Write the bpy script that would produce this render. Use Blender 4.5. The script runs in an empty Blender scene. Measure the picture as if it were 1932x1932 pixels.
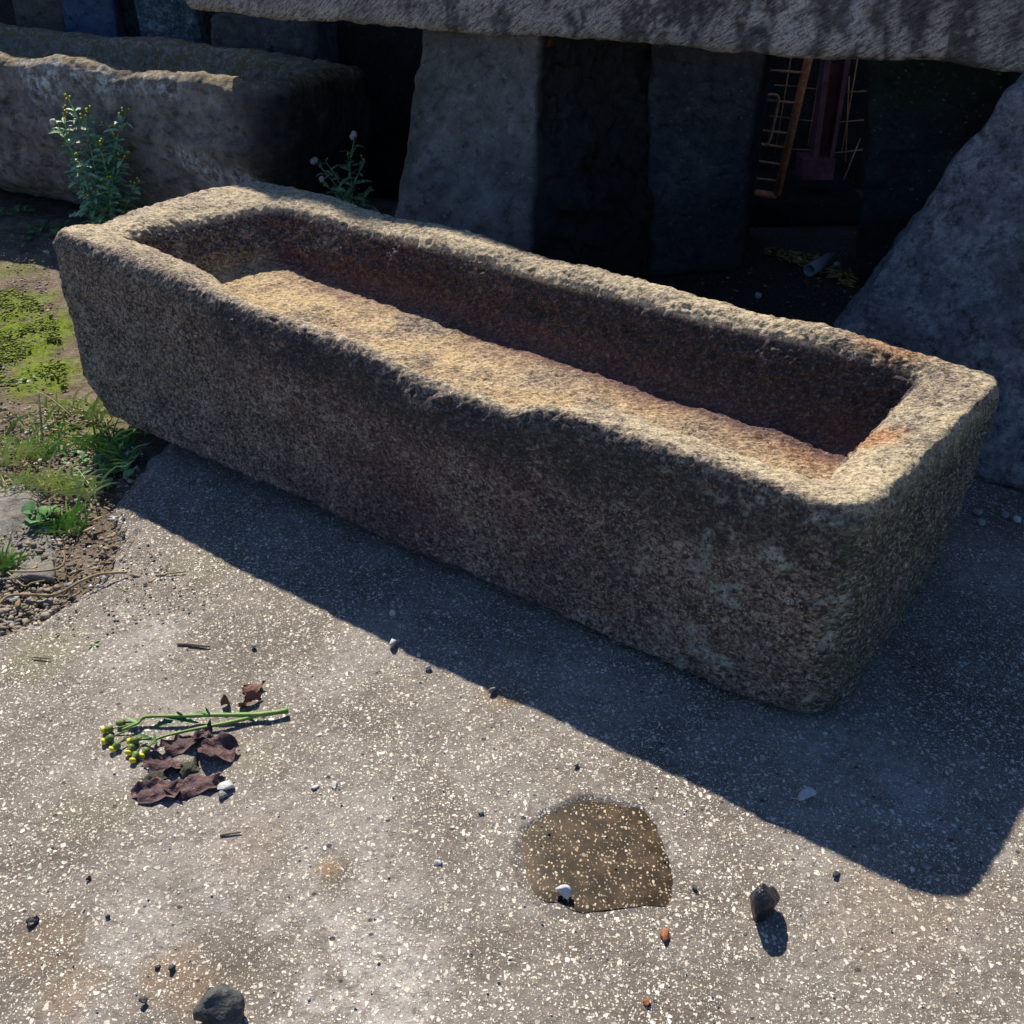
import bpy, math, random
import numpy as np
from math import radians, sin, cos, pi
S = bpy.context.scene
C = S.collection
# ---------------------------------------------------------------- camera
PITCH, ROLL, CAMH, FPX = 0.571, 0.012, 1.0, 1932.0          # measured on a 1932 px wide picture
fw = np.array([0, cos(PITCH), -sin(PITCH)]); rt0 = np.array([1., 0, 0]); dn0 = np.cross(fw, rt0)
RM = np.array([rt0*cos(ROLL)+dn0*sin(ROLL), -rt0*sin(ROLL)+dn0*cos(ROLL), fw])
cd = bpy.data.cameras.new('camera'); cam = bpy.data.objects.new('camera', cd); C.objects.link(cam)
cd.sensor_fit = 'HORIZONTAL'; cd.sensor_width = 36; cd.lens = 36*FPX/1932
cd.clip_start = 0.05; cd.clip_end = 500
from mathutils import Matrix, Vector
cam.matrix_world = Matrix(((RM[0][0], -RM[1][0], -RM[2][0], 0), (RM[0][1], -RM[1][1], -RM[2][1], 0), (RM[0][2], -RM[1][2], -RM[2][2], CAMH), (0, 0, 0, 1)))
S.camera = cam
# ---------------------------------------------------------------- light
SUNV = np.array([.091, -.286, -.341])
SUNEL = math.atan2(.341, math.hypot(.091, .286))
az = math.atan2(-.091, .286)                                   # direction towards the sun, from +y clockwise
w = bpy.data.worlds.new('World'); S.world = w; w.use_nodes = True
nt = w.node_tree; bg = nt.nodes['Background']
sk = nt.nodes.new('ShaderNodeTexSky'); sk.sky_type = 'NISHITA'; sk.sun_disc = False
sk.sun_elevation = SUNEL; sk.sun_rotation = az
tn = nt.nodes.new('ShaderNodeMix'); tn.data_type = 'RGBA'; tn.blend_type = 'MULTIPLY'; tn.inputs[0].default_value = 1; tn.inputs[7].default_value = (.90, 1.0, 1.15, 1)
nt.links.new(sk.outputs[0], tn.inputs[6]); nt.links.new(tn.outputs[2], bg.inputs[0]); sk.ozone_density = 5.0; sk.dust_density = .4; bg.inputs[1].default_value = 0.066
sl = bpy.data.lights.new('sun', 'SUN'); sl.energy = 5.0; sl.angle = radians(0.8); sl.color = (1, .90, .75)
so = bpy.data.objects.new('sun', sl); C.objects.link(so)
so.rotation_euler = Vector(tuple(SUNV)).to_track_quat('-Z', 'Y').to_euler(); so.location = (-1, 4, 5)
S.view_settings.view_transform = 'Standard'; S.view_settings.look = 'None'
S.view_settings.exposure = 0.5; S.view_settings.gamma = 1
# ---------------------------------------------------------------- pixel -> world
def ray(x, y): return np.array([(x-966)/FPX, (y-966)/FPX, 1.]) @ RM
def gz(x, y, z=0.):
    d = ray(x, y); return np.array([0, 0, CAMH]) + d*((z-CAMH)/d[2])
def gy(x, y, Y):
    d = ray(x, y); return np.array([0, 0, CAMH]) + d*(Y/d[1])
# ---------------------------------------------------------------- numpy noise
def _h(ix, iy, iz, sd):
    h = (ix.astype(np.uint32)*np.uint32(374761393)) ^ (iy.astype(np.uint32)*np.uint32(668265263)) ^ (iz.astype(np.uint32)*np.uint32(2147483647 - 59)) ^ np.uint32(sd*974711 + 13)
    h = (h ^ (h >> np.uint32(13)))*np.uint32(1274126177); h = (h ^ (h >> np.uint32(15)))*np.uint32(2246822519)
    return ((h ^ (h >> np.uint32(16))).astype(np.float64)/4294967295.)*2-1
def vn(P, f, sd=0):
    Q = P*f + 1000.37 + sd*7.13; I = np.floor(Q).astype(np.int64); F = Q-I; F = F*F*F*(F*(F*6-15)+10)
    r = 0
    for a in (0, 1):
        wa = F[:, 0] if a else 1-F[:, 0]
        for b in (0, 1):
            wb = F[:, 1] if b else 1-F[:, 1]
            for c in (0, 1):
                wc = F[:, 2] if c else 1-F[:, 2]
                r = r + wa*wb*wc*_h(I[:, 0]+a, I[:, 1]+b, I[:, 2]+c, sd)
    return r
def fbm(P, f, o=4, g=.5, sd=0):
    r = 0; a = 1; t = 0
    for k in range(o): r = r + a*vn(P, f*2.03**k, sd+k); t += a; a *= g
    return r/t
def ss(a, b, x): t = np.clip((x-a)/(b-a), 0, 1); return t*t*(3-2*t)
# ---------------------------------------------------------------- object helpers
def tag(o, label=None, cat=None, group=None, kind=None):
    if label: o['label'] = label
    if cat: o['category'] = cat
    if group: o['group'] = group
    if kind: o['kind'] = kind
    return o
def meshobj(name, V, F, mat, loc=None, parent=None, smooth=True, attrs=None):
    """V: Nx3 world coordinates, F: array Mx4 / Mx3 or list; loc: base point the object's origin sits on"""
    V = np.asarray(V, float); base = np.zeros(3) if loc is None else np.asarray(loc, float)
    pw = np.zeros(3)
    if parent is not None: pw = np.array(parent.location); base = pw
    me = bpy.data.meshes.new(name)
    if isinstance(F, np.ndarray):
        n = len(F); k = F.shape[1]
        me.vertices.add(len(V)); me.vertices.foreach_set('co', (V-base).astype(np.float32).ravel())
        me.loops.add(n*k); me.loops.foreach_set('vertex_index', F.astype(np.int32).ravel())
        me.polygons.add(n); me.polygons.foreach_set('loop_start', np.arange(0, n*k, k, dtype=np.int32))
        me.polygons.foreach_set('loop_total', np.full(n, k, dtype=np.int32))
    else:
        me.from_pydata([tuple(v) for v in (V-base)], [], F)
    me.update(calc_edges=True); me.validate()
    if smooth: me.polygons.foreach_set('use_smooth', [True]*len(me.polygons))
    if attrs:
        for k_, a in attrs.items():
            at = me.attributes.new(k_, 'FLOAT', 'POINT'); at.data.foreach_set('value', np.asarray(a, np.float32))
    me.materials.append(mat)
    o = bpy.data.objects.new(name, me); C.objects.link(o)
    if parent is not None: o.parent = parent
    else: o.location = base
    return o
def empty(name, loc):
    o = bpy.data.objects.new(name, None); C.objects.link(o); o.location = tuple(loc); o.empty_display_size = .05
    return o
# ---------------------------------------------------------------- materials
class M:
    def __init__(s, name, rough=.9, spec=.3):
        s.m = bpy.data.materials.new(name); s.m.use_nodes = True; s.t = s.m.node_tree
        s.b = s.t.nodes['Principled BSDF']; s.b.inputs['Roughness'].default_value = rough
        s.b.inputs['Specular IOR Level'].default_value = spec
        s.tc = s.t.nodes.new('ShaderNodeTexCoord').outputs['Object']; s.bump = None
    def n(s, ty, ins=None, **kw):
        x = s.t.nodes.new(ty)
        for k, v in kw.items(): setattr(x, k, v)
        for k, v in (ins or {}).items():
            if hasattr(v, 'links') or isinstance(v, bpy.types.NodeSocket): s.t.links.new(v, x.inputs[k])
            else: x.inputs[k].default_value = v
        return x
    def map(s, sc=(1, 1, 1), rot=(0, 0, 0), v=None):
        return s.n('ShaderNodeMapping', {'Vector': v or s.tc, 'Scale': sc, 'Rotation': rot}).outputs[0]
    def noise(s, scale, det=4, rough=.55, dist=0, v=None):
        return s.n('ShaderNodeTexNoise', {'Vector': v or s.tc, 'Scale': scale, 'Detail': det, 'Roughness': rough, 'Distortion': dist}).outputs[0]
    def vor(s, scale, v=None, feat='F1', out='Distance', rnd=1):
        return s.n('ShaderNodeTexVoronoi', {'Vector': v or s.tc, 'Scale': scale, 'Randomness': rnd}, feature=feat).outputs[out]
    def mr(s, v, a, b, c=0., d=1.):
        return s.n('ShaderNodeMapRange', {'Value': v, 'From Min': a, 'From Max': b, 'To Min': c, 'To Max': d}).outputs[0]
    def ramp(s, v, stops):
        x = s.n('ShaderNodeValToRGB', {'Fac': v}); e = x.color_ramp.elements
        while len(e) < len(stops): e.new(.5)
        for i, (p, c) in enumerate(stops): e[i].position = p; e[i].color = (*c, 1)
        return x.outputs[0]
    def mix(s, f, a, b, mode='MIX'):
        x = s.n('ShaderNodeMix', data_type='RGBA', blend_type=mode)
        for k, v in ((0, f), (6, a), (7, b)):
            if isinstance(v, bpy.types.NodeSocket): s.t.links.new(v, x.inputs[k])
            else: x.inputs[k].default_value = v if k == 0 else (*v, 1)
        return x.outputs[2]
    def math(s, op, a, b=0.):
        x = s.n('ShaderNodeMath', operation=op)
        for k, v in ((0, a), (1, b)):
            if isinstance(v, bpy.types.NodeSocket): s.t.links.new(v, x.inputs[k])
            else: x.inputs[k].default_value = v
        return x.outputs[0]
    def attr(s, name): return s.n('ShaderNodeAttribute', attribute_name=name).outputs['Fac']
    def col(s, c): 
        if isinstance(c, bpy.types.NodeSocket): s.t.links.new(c, s.b.inputs['Base Color'])
        else: s.b.inputs['Base Color'].default_value = (*c, 1)
    def rough(s, c): s.t.links.new(c, s.b.inputs['Roughness'])
    def addbump(s, h, dist, strength=1.):
        x = s.n('ShaderNodeBump', {'Height': h, 'Distance': dist, 'Strength': strength})
        if s.bump is not None: s.t.links.new(s.bump, x.inputs['Normal'])
        s.bump = x.outputs[0]; s.t.links.new(s.bump, s.b.inputs['Normal'])

def granite():
    m = M('pecked_granite', .85, .4)
    c = m.ramp(m.noise(17, 7, .72), [(.32, (.12, .088, .070)), (.5, (.26, .195, .155)), (.68, (.45, .37, .30))])
    # warm rim and floor where feet, hay and rain polished the stone pale
    c = m.mix(m.attr('worn'), c, (.76, .63, .41))
    c = m.mix(m.attr('gold'), c, (.80, .58, .30))
    c = m.mix(m.attr('rust'), c, (.50, .22, .07))
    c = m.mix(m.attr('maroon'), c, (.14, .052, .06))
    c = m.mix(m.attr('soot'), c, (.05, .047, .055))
    c = m.mix(m.attr('algae'), c, (.085, .10, .06))
    # mineral grains: short fibrous flecks, dark mica and pale feldspar
    fl = m.n('ShaderNodeTexNoise', {'Vector': m.map((85, 150, 150), (0, .15, -.65)), 'Scale': 1., 'Detail': 5., 'Roughness': .7, 'Distortion': .6}).outputs[0]
    fl2 = m.noise(250, 3, .7, .5)
    pf = m.math('SUBTRACT', 1., m.math('MULTIPLY', m.math('MAXIMUM', m.attr('maroon'), m.attr('soot')), .72))
    w1 = m.math('SUBTRACT', 1., m.math('MULTIPLY', m.math('MAXIMUM', m.attr('worn'), m.attr('gold')), .5))
    c = m.mix(m.math('MULTIPLY', m.mr(fl, .51, .40, 0, .95), w1), c, (.03, .025, .024))
    c = m.mix(m.math('MULTIPLY', m.mr(fl2, .49, .40, 0, .85), w1), c, (.04, .033, .032))
    c = m.mix(m.math('MULTIPLY', m.mr(fl, .54, .66, 0, .6), pf), c, (.72, .63, .52))
    c = m.mix(m.math('MULTIPLY', m.mr(fl2, .57, .68, 0, .6), pf), c, (.85, .78, .66))
    gv = m.n('ShaderNodeSeparateColor', {'Color': m.vor(210, out='Color')}).outputs[0]
    c = m.mix(m.math('MULTIPLY', m.attr('lichen'), m.mr(m.noise(120, 4, .7), .42, .55)), c, (.44, .48, .42))
    m.col(c)
    m.addbump(m.noise(60, 5, .65), .006, .8)
    m.addbump(fl, .006, 1.)
    m.addbump(fl2, .0018, 1.)
    m.rough(m.mr(gv, .8, 1., .85, .32))
    return m.m
def beamstone():
    m = M('chiselled_grey_stone', .85, .3)
    v = m.map((55, 55, 300), (0, radians(0), 0))
    # slanting tool marks: stretch the noise along a tilted direction in the face
    r = m.map((1, 1, 1), (0, radians(38), radians(30.5)))
    st = m.n('ShaderNodeTexNoise', {'Vector': m.map((45, 60, 260), (0, 0, 0), r), 'Scale': 1., 'Detail': 4, 'Roughness': .6}).outputs[0]
    c = m.ramp(m.noise(7, 5, .6), [(.3, (.42, .385, .35)), (.55, (.70, .64, .58)), (.75, (.86, .79, .71))])
    c = m.mix(m.mr(st, .52, .36, 0, .75), c, (.06, .055, .055))
    c = m.mix(m.mr(st, .55, .70, 0, .7), c, (.82, .80, .75))
    c = m.mix(m.math('MULTIPLY', m.attr('drip'), m.mr(m.noise(60, 5, .8), .36, .5, .35, 1.)), c, (.05, .048, .048))
    c = m.mix(m.attr('pale'), c, (.74, .77, .78))
    c = m.mix(m.mr(m.noise(240, 2), .5, .36, 0, .5), c, (.05, .05, .05))
    m.col(c)
    m.addbump(st, .012, 1.); m.addbump(m.noise(120, 4, .7), .006, .8)
    return m.m
def slate(name, lo, mid, hi, fleck=.3, scale=6, green=None, speck=(.55, .58, .6), bump=.006, rgh=.8):
    m = M(name, rgh, .35)
    c = m.ramp(m.math('ADD', m.math('MULTIPLY', m.noise(scale*1.3, 8, .78), .6), m.math('MULTIPLY', m.noise(scale*6, 5, .8), .4)), [(.36, lo), (.5, mid), (.64, hi)])
    if green: c = m.mix(m.mr(m.noise(3.1, 4, .6), .5, .62, 0, .75), c, green)
    c = m.mix(m.mr(m.noise(70, 5, .75), .56, .74, 0, fleck), c, speck)
    c = m.mix(m.mr(m.noise(33, 5, .7), .47, .33, 0, .7), c, tuple(.35*x for x in lo))
    f = m.n('ShaderNodeSeparateColor', {'Color': m.vor(190, out='Color')}).outputs[0]
    c = m.mix(m.mr(f, .988, .994, 0, min(1, fleck*1.6)), c, speck)
    sm = m.vor(2.6, v=m.n('ShaderNodeVectorMath', {0: m.tc, 1: m.n('ShaderNodeVectorMath', {0: m.n('ShaderNodeTexNoise', {'Vector': m.tc, 'Scale': 7., 'Detail': 5.}).outputs['Color'], 3: .28}, operation='SCALE').outputs[0]}, operation='ADD').outputs[0], feat='DISTANCE_TO_EDGE')
    c = m.mix(m.mr(sm, .008, .002, 0, .3), c, tuple(.3*x for x in lo))
    m.addbump(m.mr(sm, 0, .02), bump*.5)
    if name == 'grey_green_stone': c = m.mix(m.attr('side_shade'), c, (.02, .021, .023))  # shade of the pillar's right side painted into its colour
    m.col(c)
    m.addbump(m.noise(22, 8, .78, .3), bump*3.2); m.addbump(m.noise(150, 4, .75), bump*.9)
    return m.m
def concrete():
    m = M('terrazzo_concrete', .8, .35)
    dv = m.n('ShaderNodeMix', {0: .0}, data_type='RGBA')
    c = m.ramp(m.noise(3.4, 9, .74, .4), [(.30, (.088, .074, .062)), (.44, (.150, .130, .112)), (.56, (.235, .212, .192)), (.72, (.40, .38, .37))])
    c = m.mix(m.mr(m.noise(1.3, 5, .6), .52, .68, 0, .55), c, (.38, .35, .34))
    c = m.mix(m.mr(m.noise(5.5, 8, .75), .54, .66, 0, .6), c, (.10, .082, .062))
    c = m.mix(m.mr(m.noise(17, 6, .75), .56, .70, 0, .5), c, (.08, .065, .05))
    c = m.mix(m.attr('ground_shade'), c, (.035, .032, .028))
    c = m.mix(m.math('MULTIPLY', m.attr('wet'), .75), c, (.10, .095, .095))
    film = m.mr(m.noise(3.3, 8, .72), .66, .46, .5, 1.)
    c = m.mix(m.math('MULTIPLY', m.attr('bleach'), m.mr(m.noise(38, 6, .8), .38, .58, .25, 1.)), c, (.50, .475, .46))
    c = m.mix(m.attr('damp'), c, (.10, .082, .062))
    c = m.mix(m.attr('ochre'), c, (.26, .17, .095))
    c = m.mix(m.attr('greenish'), c, (.17, .17, .07))
    c = m.mix(m.mr(m.noise(90, 4, .7), .52, .36, 0, .55), c, (.09, .07, .055))
    # exposed marble chips at several sizes: each voronoi cell holds one chip of its own size
    wob = m.n('ShaderNodeVectorMath', {0: m.tc, 1: m.n('ShaderNodeVectorMath', {0: m.n('ShaderNodeTexNoise', {'Vector': m.tc, 'Scale': 160., 'Detail': 2.}).outputs['Color'], 3: .006}, operation='SCALE').outputs[0]}, operation='ADD').outputs[0]
    allm = None
    for sc, thr, prob, str_ in ((125, .31, .42, (1, .55, 1)), (185, .35, .5, (.6, 1, 1)), (290, .40, .55, (1, .8, 1)), (78, .24, .16, (.7, 1, 1)), (440, .42, .6, (1, 1, 1))):
        v = m.map(tuple(sc*x for x in str_), (0, 0, sc*.7), wob)
        vo = m.n('ShaderNodeTexVoronoi', {'Vector': v, 'Scale': 1., 'Randomness': 1.}, voronoi_dimensions='2D')
        sep = m.n('ShaderNodeSeparateColor', {'Color': vo.outputs['Color']})
        lim = m.mr(sep.outputs[0], 1-prob, 1., .02, thr)
        d = m.math('SUBTRACT', lim, vo.outputs['Distance'])
        k = m.mr(d, 0, .06)
        tone = m.ramp(sep.outputs[1], [(0, (.30, .25, .20)), (.22, (.46, .42, .36)), (.5, (.66, .61, .52)), (.85, (.82, .78, .70)), (1, (.92, .90, .87))])
        c = m.mix(m.math('MULTIPLY', m.math('MULTIPLY', k, .96), m.math('SUBTRACT', film, m.math('MULTIPLY', m.attr('ground_shade'), .85))), c, tone)
        allm = k if allm is None else m.math('MAXIMUM', allm, k)
    # small black pits and grit
    vo = m.n('ShaderNodeTexVoronoi', {'Vector': m.map((34, 40, 1)), 'Scale': 1.}, voronoi_dimensions='2D')
    sep = m.n('ShaderNodeSeparateColor', {'Color': vo.outputs['Color']})
    pit = m.mr(m.math('SUBTRACT', m.mr(sep.outputs[2], .80, 1., .0, .13), vo.outputs['Distance']), 0, .03)
    c = m.mix(m.math('MULTIPLY', pit, .9), c, (.03, .027, .03))
    m.col(c)
    m.addbump(m.noise(140, 5, .7), .0035, 1.); m.addbump(allm, .0015, .8); m.addbump(m.noise(30, 4, .6), .006, .6)
    m.addbump(pit, -.002, .5)
    m.rough(m.mr(allm, 0, 1, .85, .28)); m.b.inputs['Specular IOR Level'].default_value = .5
    return m.m
def puddlewater():
    m = M('muddy_water', .5, .12)
    wob = m.n('ShaderNodeVectorMath', {0: m.tc, 1: m.n('ShaderNodeVectorMath', {0: m.n('ShaderNodeTexNoise', {'Vector': m.tc, 'Scale': 160., 'Detail': 2.}).outputs['Color'], 3: .006}, operation='SCALE').outputs[0]}, operation='ADD').outputs[0]
    c = m.ramp(m.noise(28, 6, .65), [(.38, (.012, .008, .004)), (.5, (.030, .019, .010)), (.62, (.065, .044, .025))])
    for sc, thr, prob in ((125, .27, .35), (200, .34, .4), (330, .4, .45)):
        vo = m.n('ShaderNodeTexVoronoi', {'Vector': m.map((sc, sc*.72, sc), (0, 0, sc*.7), wob), 'Scale': 1.}, voronoi_dimensions='2D')
        sep = m.n('ShaderNodeSeparateColor', {'Color': vo.outputs['Color']})
        k = m.mr(m.math('SUBTRACT', m.mr(sep.outputs[0], 1-prob, 1., .03, thr), vo.outputs['Distance']), 0, .1)
        c = m.mix(m.math('MULTIPLY', k, .85), c, m.ramp(sep.outputs[1], [(0, (.16, .11, .06)), (.5, (.42, .32, .22)), (1, (.70, .60, .46))]))
    m.col(c); m.addbump(m.noise(60, 2), .0004, .4)
    return m.m
def soil():
    m = M('damp_soil', .95, .2)
    c = m.ramp(m.noise(12, 7, .7), [(.3, (.09, .066, .048)), (.5, (.21, .165, .125)), (.72, (.36, .30, .24))])
    c = m.mix(m.mr(m.noise(80, 4, .7), .52, .7, 0, .5), c, (.34, .30, .24))
    c = m.mix(m.mr(m.noise(110, 3, .7), .47, .36, 0, .6), c, (.025, .02, .016))
    mo = m.math('MULTIPLY', m.attr('moss'), m.mr(m.noise(20, 6, .75), .36, .50))
    mc = m.ramp(m.noise(90, 4, .7), [(.3, (.05, .08, .012)), (.5, (.20, .28, .025)), (.7, (.27, .35, .045))])
    c = m.mix(mo, c, mc)
    m.col(c); m.addbump(m.noise(45, 6, .75), .012, 1.); m.addbump(m.noise(230, 4, .7), .004, 1.)
    return m.m
def plain(name, col, rough=.7, var=.35, scale=40, bump=.001, spec=.3, metal=0, col2=None, trans=0):
    m = M(name, rough, spec)
    d = col2 or tuple(x*(1-var) for x in col)
    m.col(m.ramp(m.noise(scale, 4, .65), [(.35, d), (.65, col)]))
    m.b.inputs['Metallic'].default_value = metal
    if bump: m.addbump(m.noise(scale*3, 3, .6), bump)
    if trans: m.b.inputs['Transmission Weight'].default_value = 0; m.b.inputs['Subsurface Weight'].default_value = trans; m.b.inputs['Subsurface Radius'].default_value = (.003, .004, .001); m.b.inputs['Subsurface Scale'].default_value = .3
    return m.m
def oldstone():
    m = M('mossy_weathered_stone', .92, .25)
    c = m.ramp(m.noise(11, 9, .78, .3), [(.32, (.09, .082, .076)), (.5, (.25, .228, .21)), (.68, (.46, .43, .40))])
    st = m.n('ShaderNodeTexNoise', {'Vector': m.map((22, 22, 44), (0, radians(8), 0)), 'Scale': 1., 'Detail': 5, 'Roughness': .65}).outputs[0]
    c = m.mix(m.mr(st, .5, .34, 0, .7), c, (.03, .027, .026))
    c = m.mix(m.math('MULTIPLY', m.attr('lichen'), m.mr(m.noise(38, 6, .8), .45, .60)), c, (.78, .81, .83))
    c = m.mix(m.math('MULTIPLY', m.attr('mossy'), m.mr(m.noise(30, 6, .75), .36, .52)), c, (.24, .185, .09))
    c = m.mix(m.math('MULTIPLY', m.attr('mossy'), m.mr(m.noise(55, 5, .8), .50, .60)), c, (.42, .38, .32))
    c = m.mix(m.attr('dark'), c, (.012, .011, .011))  # right end face painted near black, its shade put into the colour
    m.col(c); m.addbump(st, .008, .8); m.addbump(m.noise(60, 6, .75), .012, 1.)
    return m.m
MAT = dict(
    granite=granite(), beam=beamstone(), concrete=concrete(), puddle=puddlewater(), soil=soil(), old=oldstone(),
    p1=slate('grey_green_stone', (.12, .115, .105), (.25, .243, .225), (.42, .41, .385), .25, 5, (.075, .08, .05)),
    p2=slate('dark_blue_grey_stone', (.045, .05, .068), (.10, .11, .135), (.22, .23, .23), .2, 5, (.06, .075, .055)),
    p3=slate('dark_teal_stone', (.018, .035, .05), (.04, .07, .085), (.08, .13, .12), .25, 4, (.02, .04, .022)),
    p4=slate('blue_grey_stone', (.07, .08, .095), (.24, .26, .295), (.56, .58, .61), .3, 11, (.12, .125, .10), bump=.008),
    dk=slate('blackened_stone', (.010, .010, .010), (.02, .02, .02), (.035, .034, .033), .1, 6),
    brown=slate('brown_stone', (.12, .10, .085), (.19, .165, .14), (.26, .225, .19), .1, 4),
    blue=slate('blue_slate', (.06, .10, .19), (.11, .16, .28), (.15, .21, .34), .15, 4),
    mott=slate('mottled_lichen_stone', (.03, .05, .055), (.12, .17, .19), (.5, .6, .64), .6, 14),
    brick=plain('red_brick', (.16, .05, .035), .9, .5, 30),
    rust=plain('orange_rust_steel', (.92, .36, .17), .8, .55, 60, .0015),
    rustw=plain('rusty_wire', (.75, .38, .22), .6, .5, 60, .0005),
    purple=plain('old_maroon_paint', (.24, .10, .13), .6, .45, 25),
    pvc=plain('grey_plastic', (.45, .50, .52), .5, .2, 20, 0),
    wblack=plain('black_bitumen_stone', (.022, .025, .036), .42, .6, 45, .004, .5),
    wdark=plain('dark_grey_stone', (.11, .115, .105), .6, .7, 30, .004, col2=(.02, .022, .035)),
    peb=plain('pale_pebble', (.62, .64, .66), .6, .4, 60, .002),
    pebg=plain('grey_pebble', (.33, .34, .36), .7, .5, 60, .003),
    pebo=plain('orange_chip', (.42, .17, .08), .8, .4, 60, .002),
    leafg=plain('groundsel_leaf', (.42, .66, .38), .55, .5, 30, 0, col2=(.06, .16, .09)),
    stemg=plain('green_stem', (.22, .34, .08), .5, .4, 40, 0, col2=(.11, .22, .05)),
    bud=plain('green_bud', (.16, .24, .06), .5, .4, 60, 0),
    yellow=plain('yellow_floret', (.90, .78, .04), .6, .25, 90, 0),
    fluff=plain('white_seed_fluff', (.62, .66, .64), .9, .3, 90, 0),
    grass=plain('grass_blade', (.34, .55, .12), .5, .6, 14, 0, col2=(.13, .28, .06)),
    grassy=plain('yellowing_grass', (.72, .74, .36), .6, .5, 20, 0, col2=(.32, .44, .12)),
    weed=plain('weed_leaf', (.15, .32, .08), .5, .6, 30, 0, col2=(.05, .13, .06)),
    dead=plain('purple_dead_leaf', (.155, .088, .09), .7, .6, 75, .003, col2=(.04, .028, .034)),
    deadb=plain('brown_dead_leaf', (.26, .12, .07), .7, .6, 45, .002, col2=(.10, .055, .05)),
    deadg=plain('dark_green_dead_leaf', (.07, .08, .05), .8, .6, 60, .003, col2=(.02, .022, .018)),
    twig=plain('grey_twig', (.34, .27, .22), .9, .5, 80, .001),
    straw=plain('dry_stalk', (.36, .28, .16), .8, .5, 50, .0005),
    litter=plain('yellow_leaf_litter', (.62, .50, .16), .8, .7, 40, .001),
    chunk=slate('pale_broken_concrete', (.20, .185, .17), (.33, .31, .29), (.45, .43, .40), .35, 14, None, (.62, .60, .56), .006, .9),
    crumb=plain('crumbled_grit', (.38, .33, .27), .9, .75, 55, .002),
    wall=slate('shade_wall_stone', (.012, .012, .012), (.025, .024, .023), (.045, .043, .04), .1, 3),
)
# ---------------------------------------------------------------- setting
def grid(xs, ys):
    X, Y = np.meshgrid(xs, ys, indexing='ij'); V = np.stack([X.ravel(), Y.ravel(), np.zeros(X.size)], 1)
    nx, ny = len(xs), len(ys); i = np.arange(nx-1)[:, None]*ny+np.arange(ny-1)[None, :]
    F = np.stack([i, i+ny, i+ny+1, i+1], -1).reshape(-1, 4)
    return V, F
def inpoly(P, poly):
    r = np.zeros(len(P), bool); n = len(poly)
    for i in range(n):
        x1, y1 = poly[i][:2]; x2, y2 = poly[(i+1) % n][:2]
        c = ((y1 > P[:, 1]) != (y2 > P[:, 1])) & (P[:, 0] < (x2-x1)*(P[:, 1]-y1)/(y2-y1+1e-12)+x1); r ^= c
    return r
def dpoly(P, poly, closed=True):
    d = np.full(len(P), 1e9); n = len(poly)
    for i in range(n if closed else n-1):
        a = np.array(poly[i][:2]); b = np.array(poly[(i+1) % n][:2]); ab = b-a
        t = np.clip(((P[:, :2]-a)@ab)/(ab@ab), 0, 1); d = np.minimum(d, np.hypot(*(P[:, :2]-(a+t[:, None]*ab)).T))
    return d
def sdp(P, poly): d = dpoly(P, poly); return np.where(inpoly(P, poly), d, -d)
def rng_axis(lo, f0, f1, hi, step, coarse): 
    return np.unique(np.concatenate([np.arange(lo, f0, coarse), np.arange(f0, f1, step), np.arange(f1, hi+coarse, coarse)]).round(5))
V, F = grid(np.linspace(-60, 60, 81), np.linspace(-40, 80, 81)); V[:, 2] = -.075 + .02*fbm(V, .2)
tag(meshobj('ground', V, F, MAT['soil']), 'bare brown earth reaching away from the stone yard', None, None, 'structure')
# concrete slab: boundary where it breaks off into soil on the left
edge_px = [(-420, 1330), (-60, 1200), (60, 1165), (130, 1125), (205, 1080), (235, 1010), (212, 950), (262, 880), (300, 846), (330, 780)]
edge = [tuple(gz(*p)[:2]) for p in edge_px]
slabpoly = [(6, -3), (6, 7), (-.2, 7), (-.35, 3.0), (-.5, 2.25)] + edge[::-1] + [(-6, 1.2), (-6, -3)]
V, F = grid(rng_axis(-6, -1.05, 1.0, 6, .0042, .1), rng_axis(-3, .52, 2.0, 7, .0042, .06))
P3 = V.copy(); sd = sdp(V+np.stack([.018*fbm(P3, 22, 3, sd=3), .018*fbm(P3, 22, 3, sd=9), 0*P3[:, 0]], 1), slabpoly)
crop7 = lambda pts: [tuple(gz((950+x/2.576)/1.06, (1500+y/2.576)/1.06)[:2]) for x, y in pts]
hole = crop7([(470, 262), (590, 232), (730, 262), (880, 285), (950, 380), (1005, 490), (1035, 620), (1035, 740), (1000, 825), (850, 850), (690, 880), (540, 885), (420, 897), (330, 820), (245, 730), (195, 600), (205, 500), (240, 400), (370, 300)])
water = crop7([(470, 262), (590, 232), (730, 262), (880, 285), (950, 380), (1005, 490), (1035, 620), (1030, 760), (985, 790), (880, 785), (770, 798), (640, 812), (560, 825), (480, 800), (440, 765), (380, 770), (300, 735), (275, 650), (248, 560), (238, 470), (250, 400), (370, 300)])
hd = sdp(V+np.stack([.003*fbm(P3, 60, 2, sd=5), .003*fbm(P3, 60, 2, sd=6), 0*P3[:, 0]], 1), hole)
V[:, 2] = .0022*fbm(P3, 7, 4, sd=2)+.0012*fbm(P3, 60, 2, sd=4) - .0055*ss(-.001, .004, hd) - .012*ss(.035, -.0, sd)*(sd < .035) - .06*ss(.004, -.03, sd)
def blobs(V, pts, sdn=0, amp=.35, fr=14):
    r = np.zeros(len(V)); nz = fbm(V, fr, 4, .6, sdn)
    for x, y, rx, k in pts:
        c = gz(x, y); d = np.hypot(V[:, 0]-c[0], V[:, 1]-c[1])/rx + amp*nz*1.6
        r = np.maximum(r, k*ss(1.15, .45, d))
    return r
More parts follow.
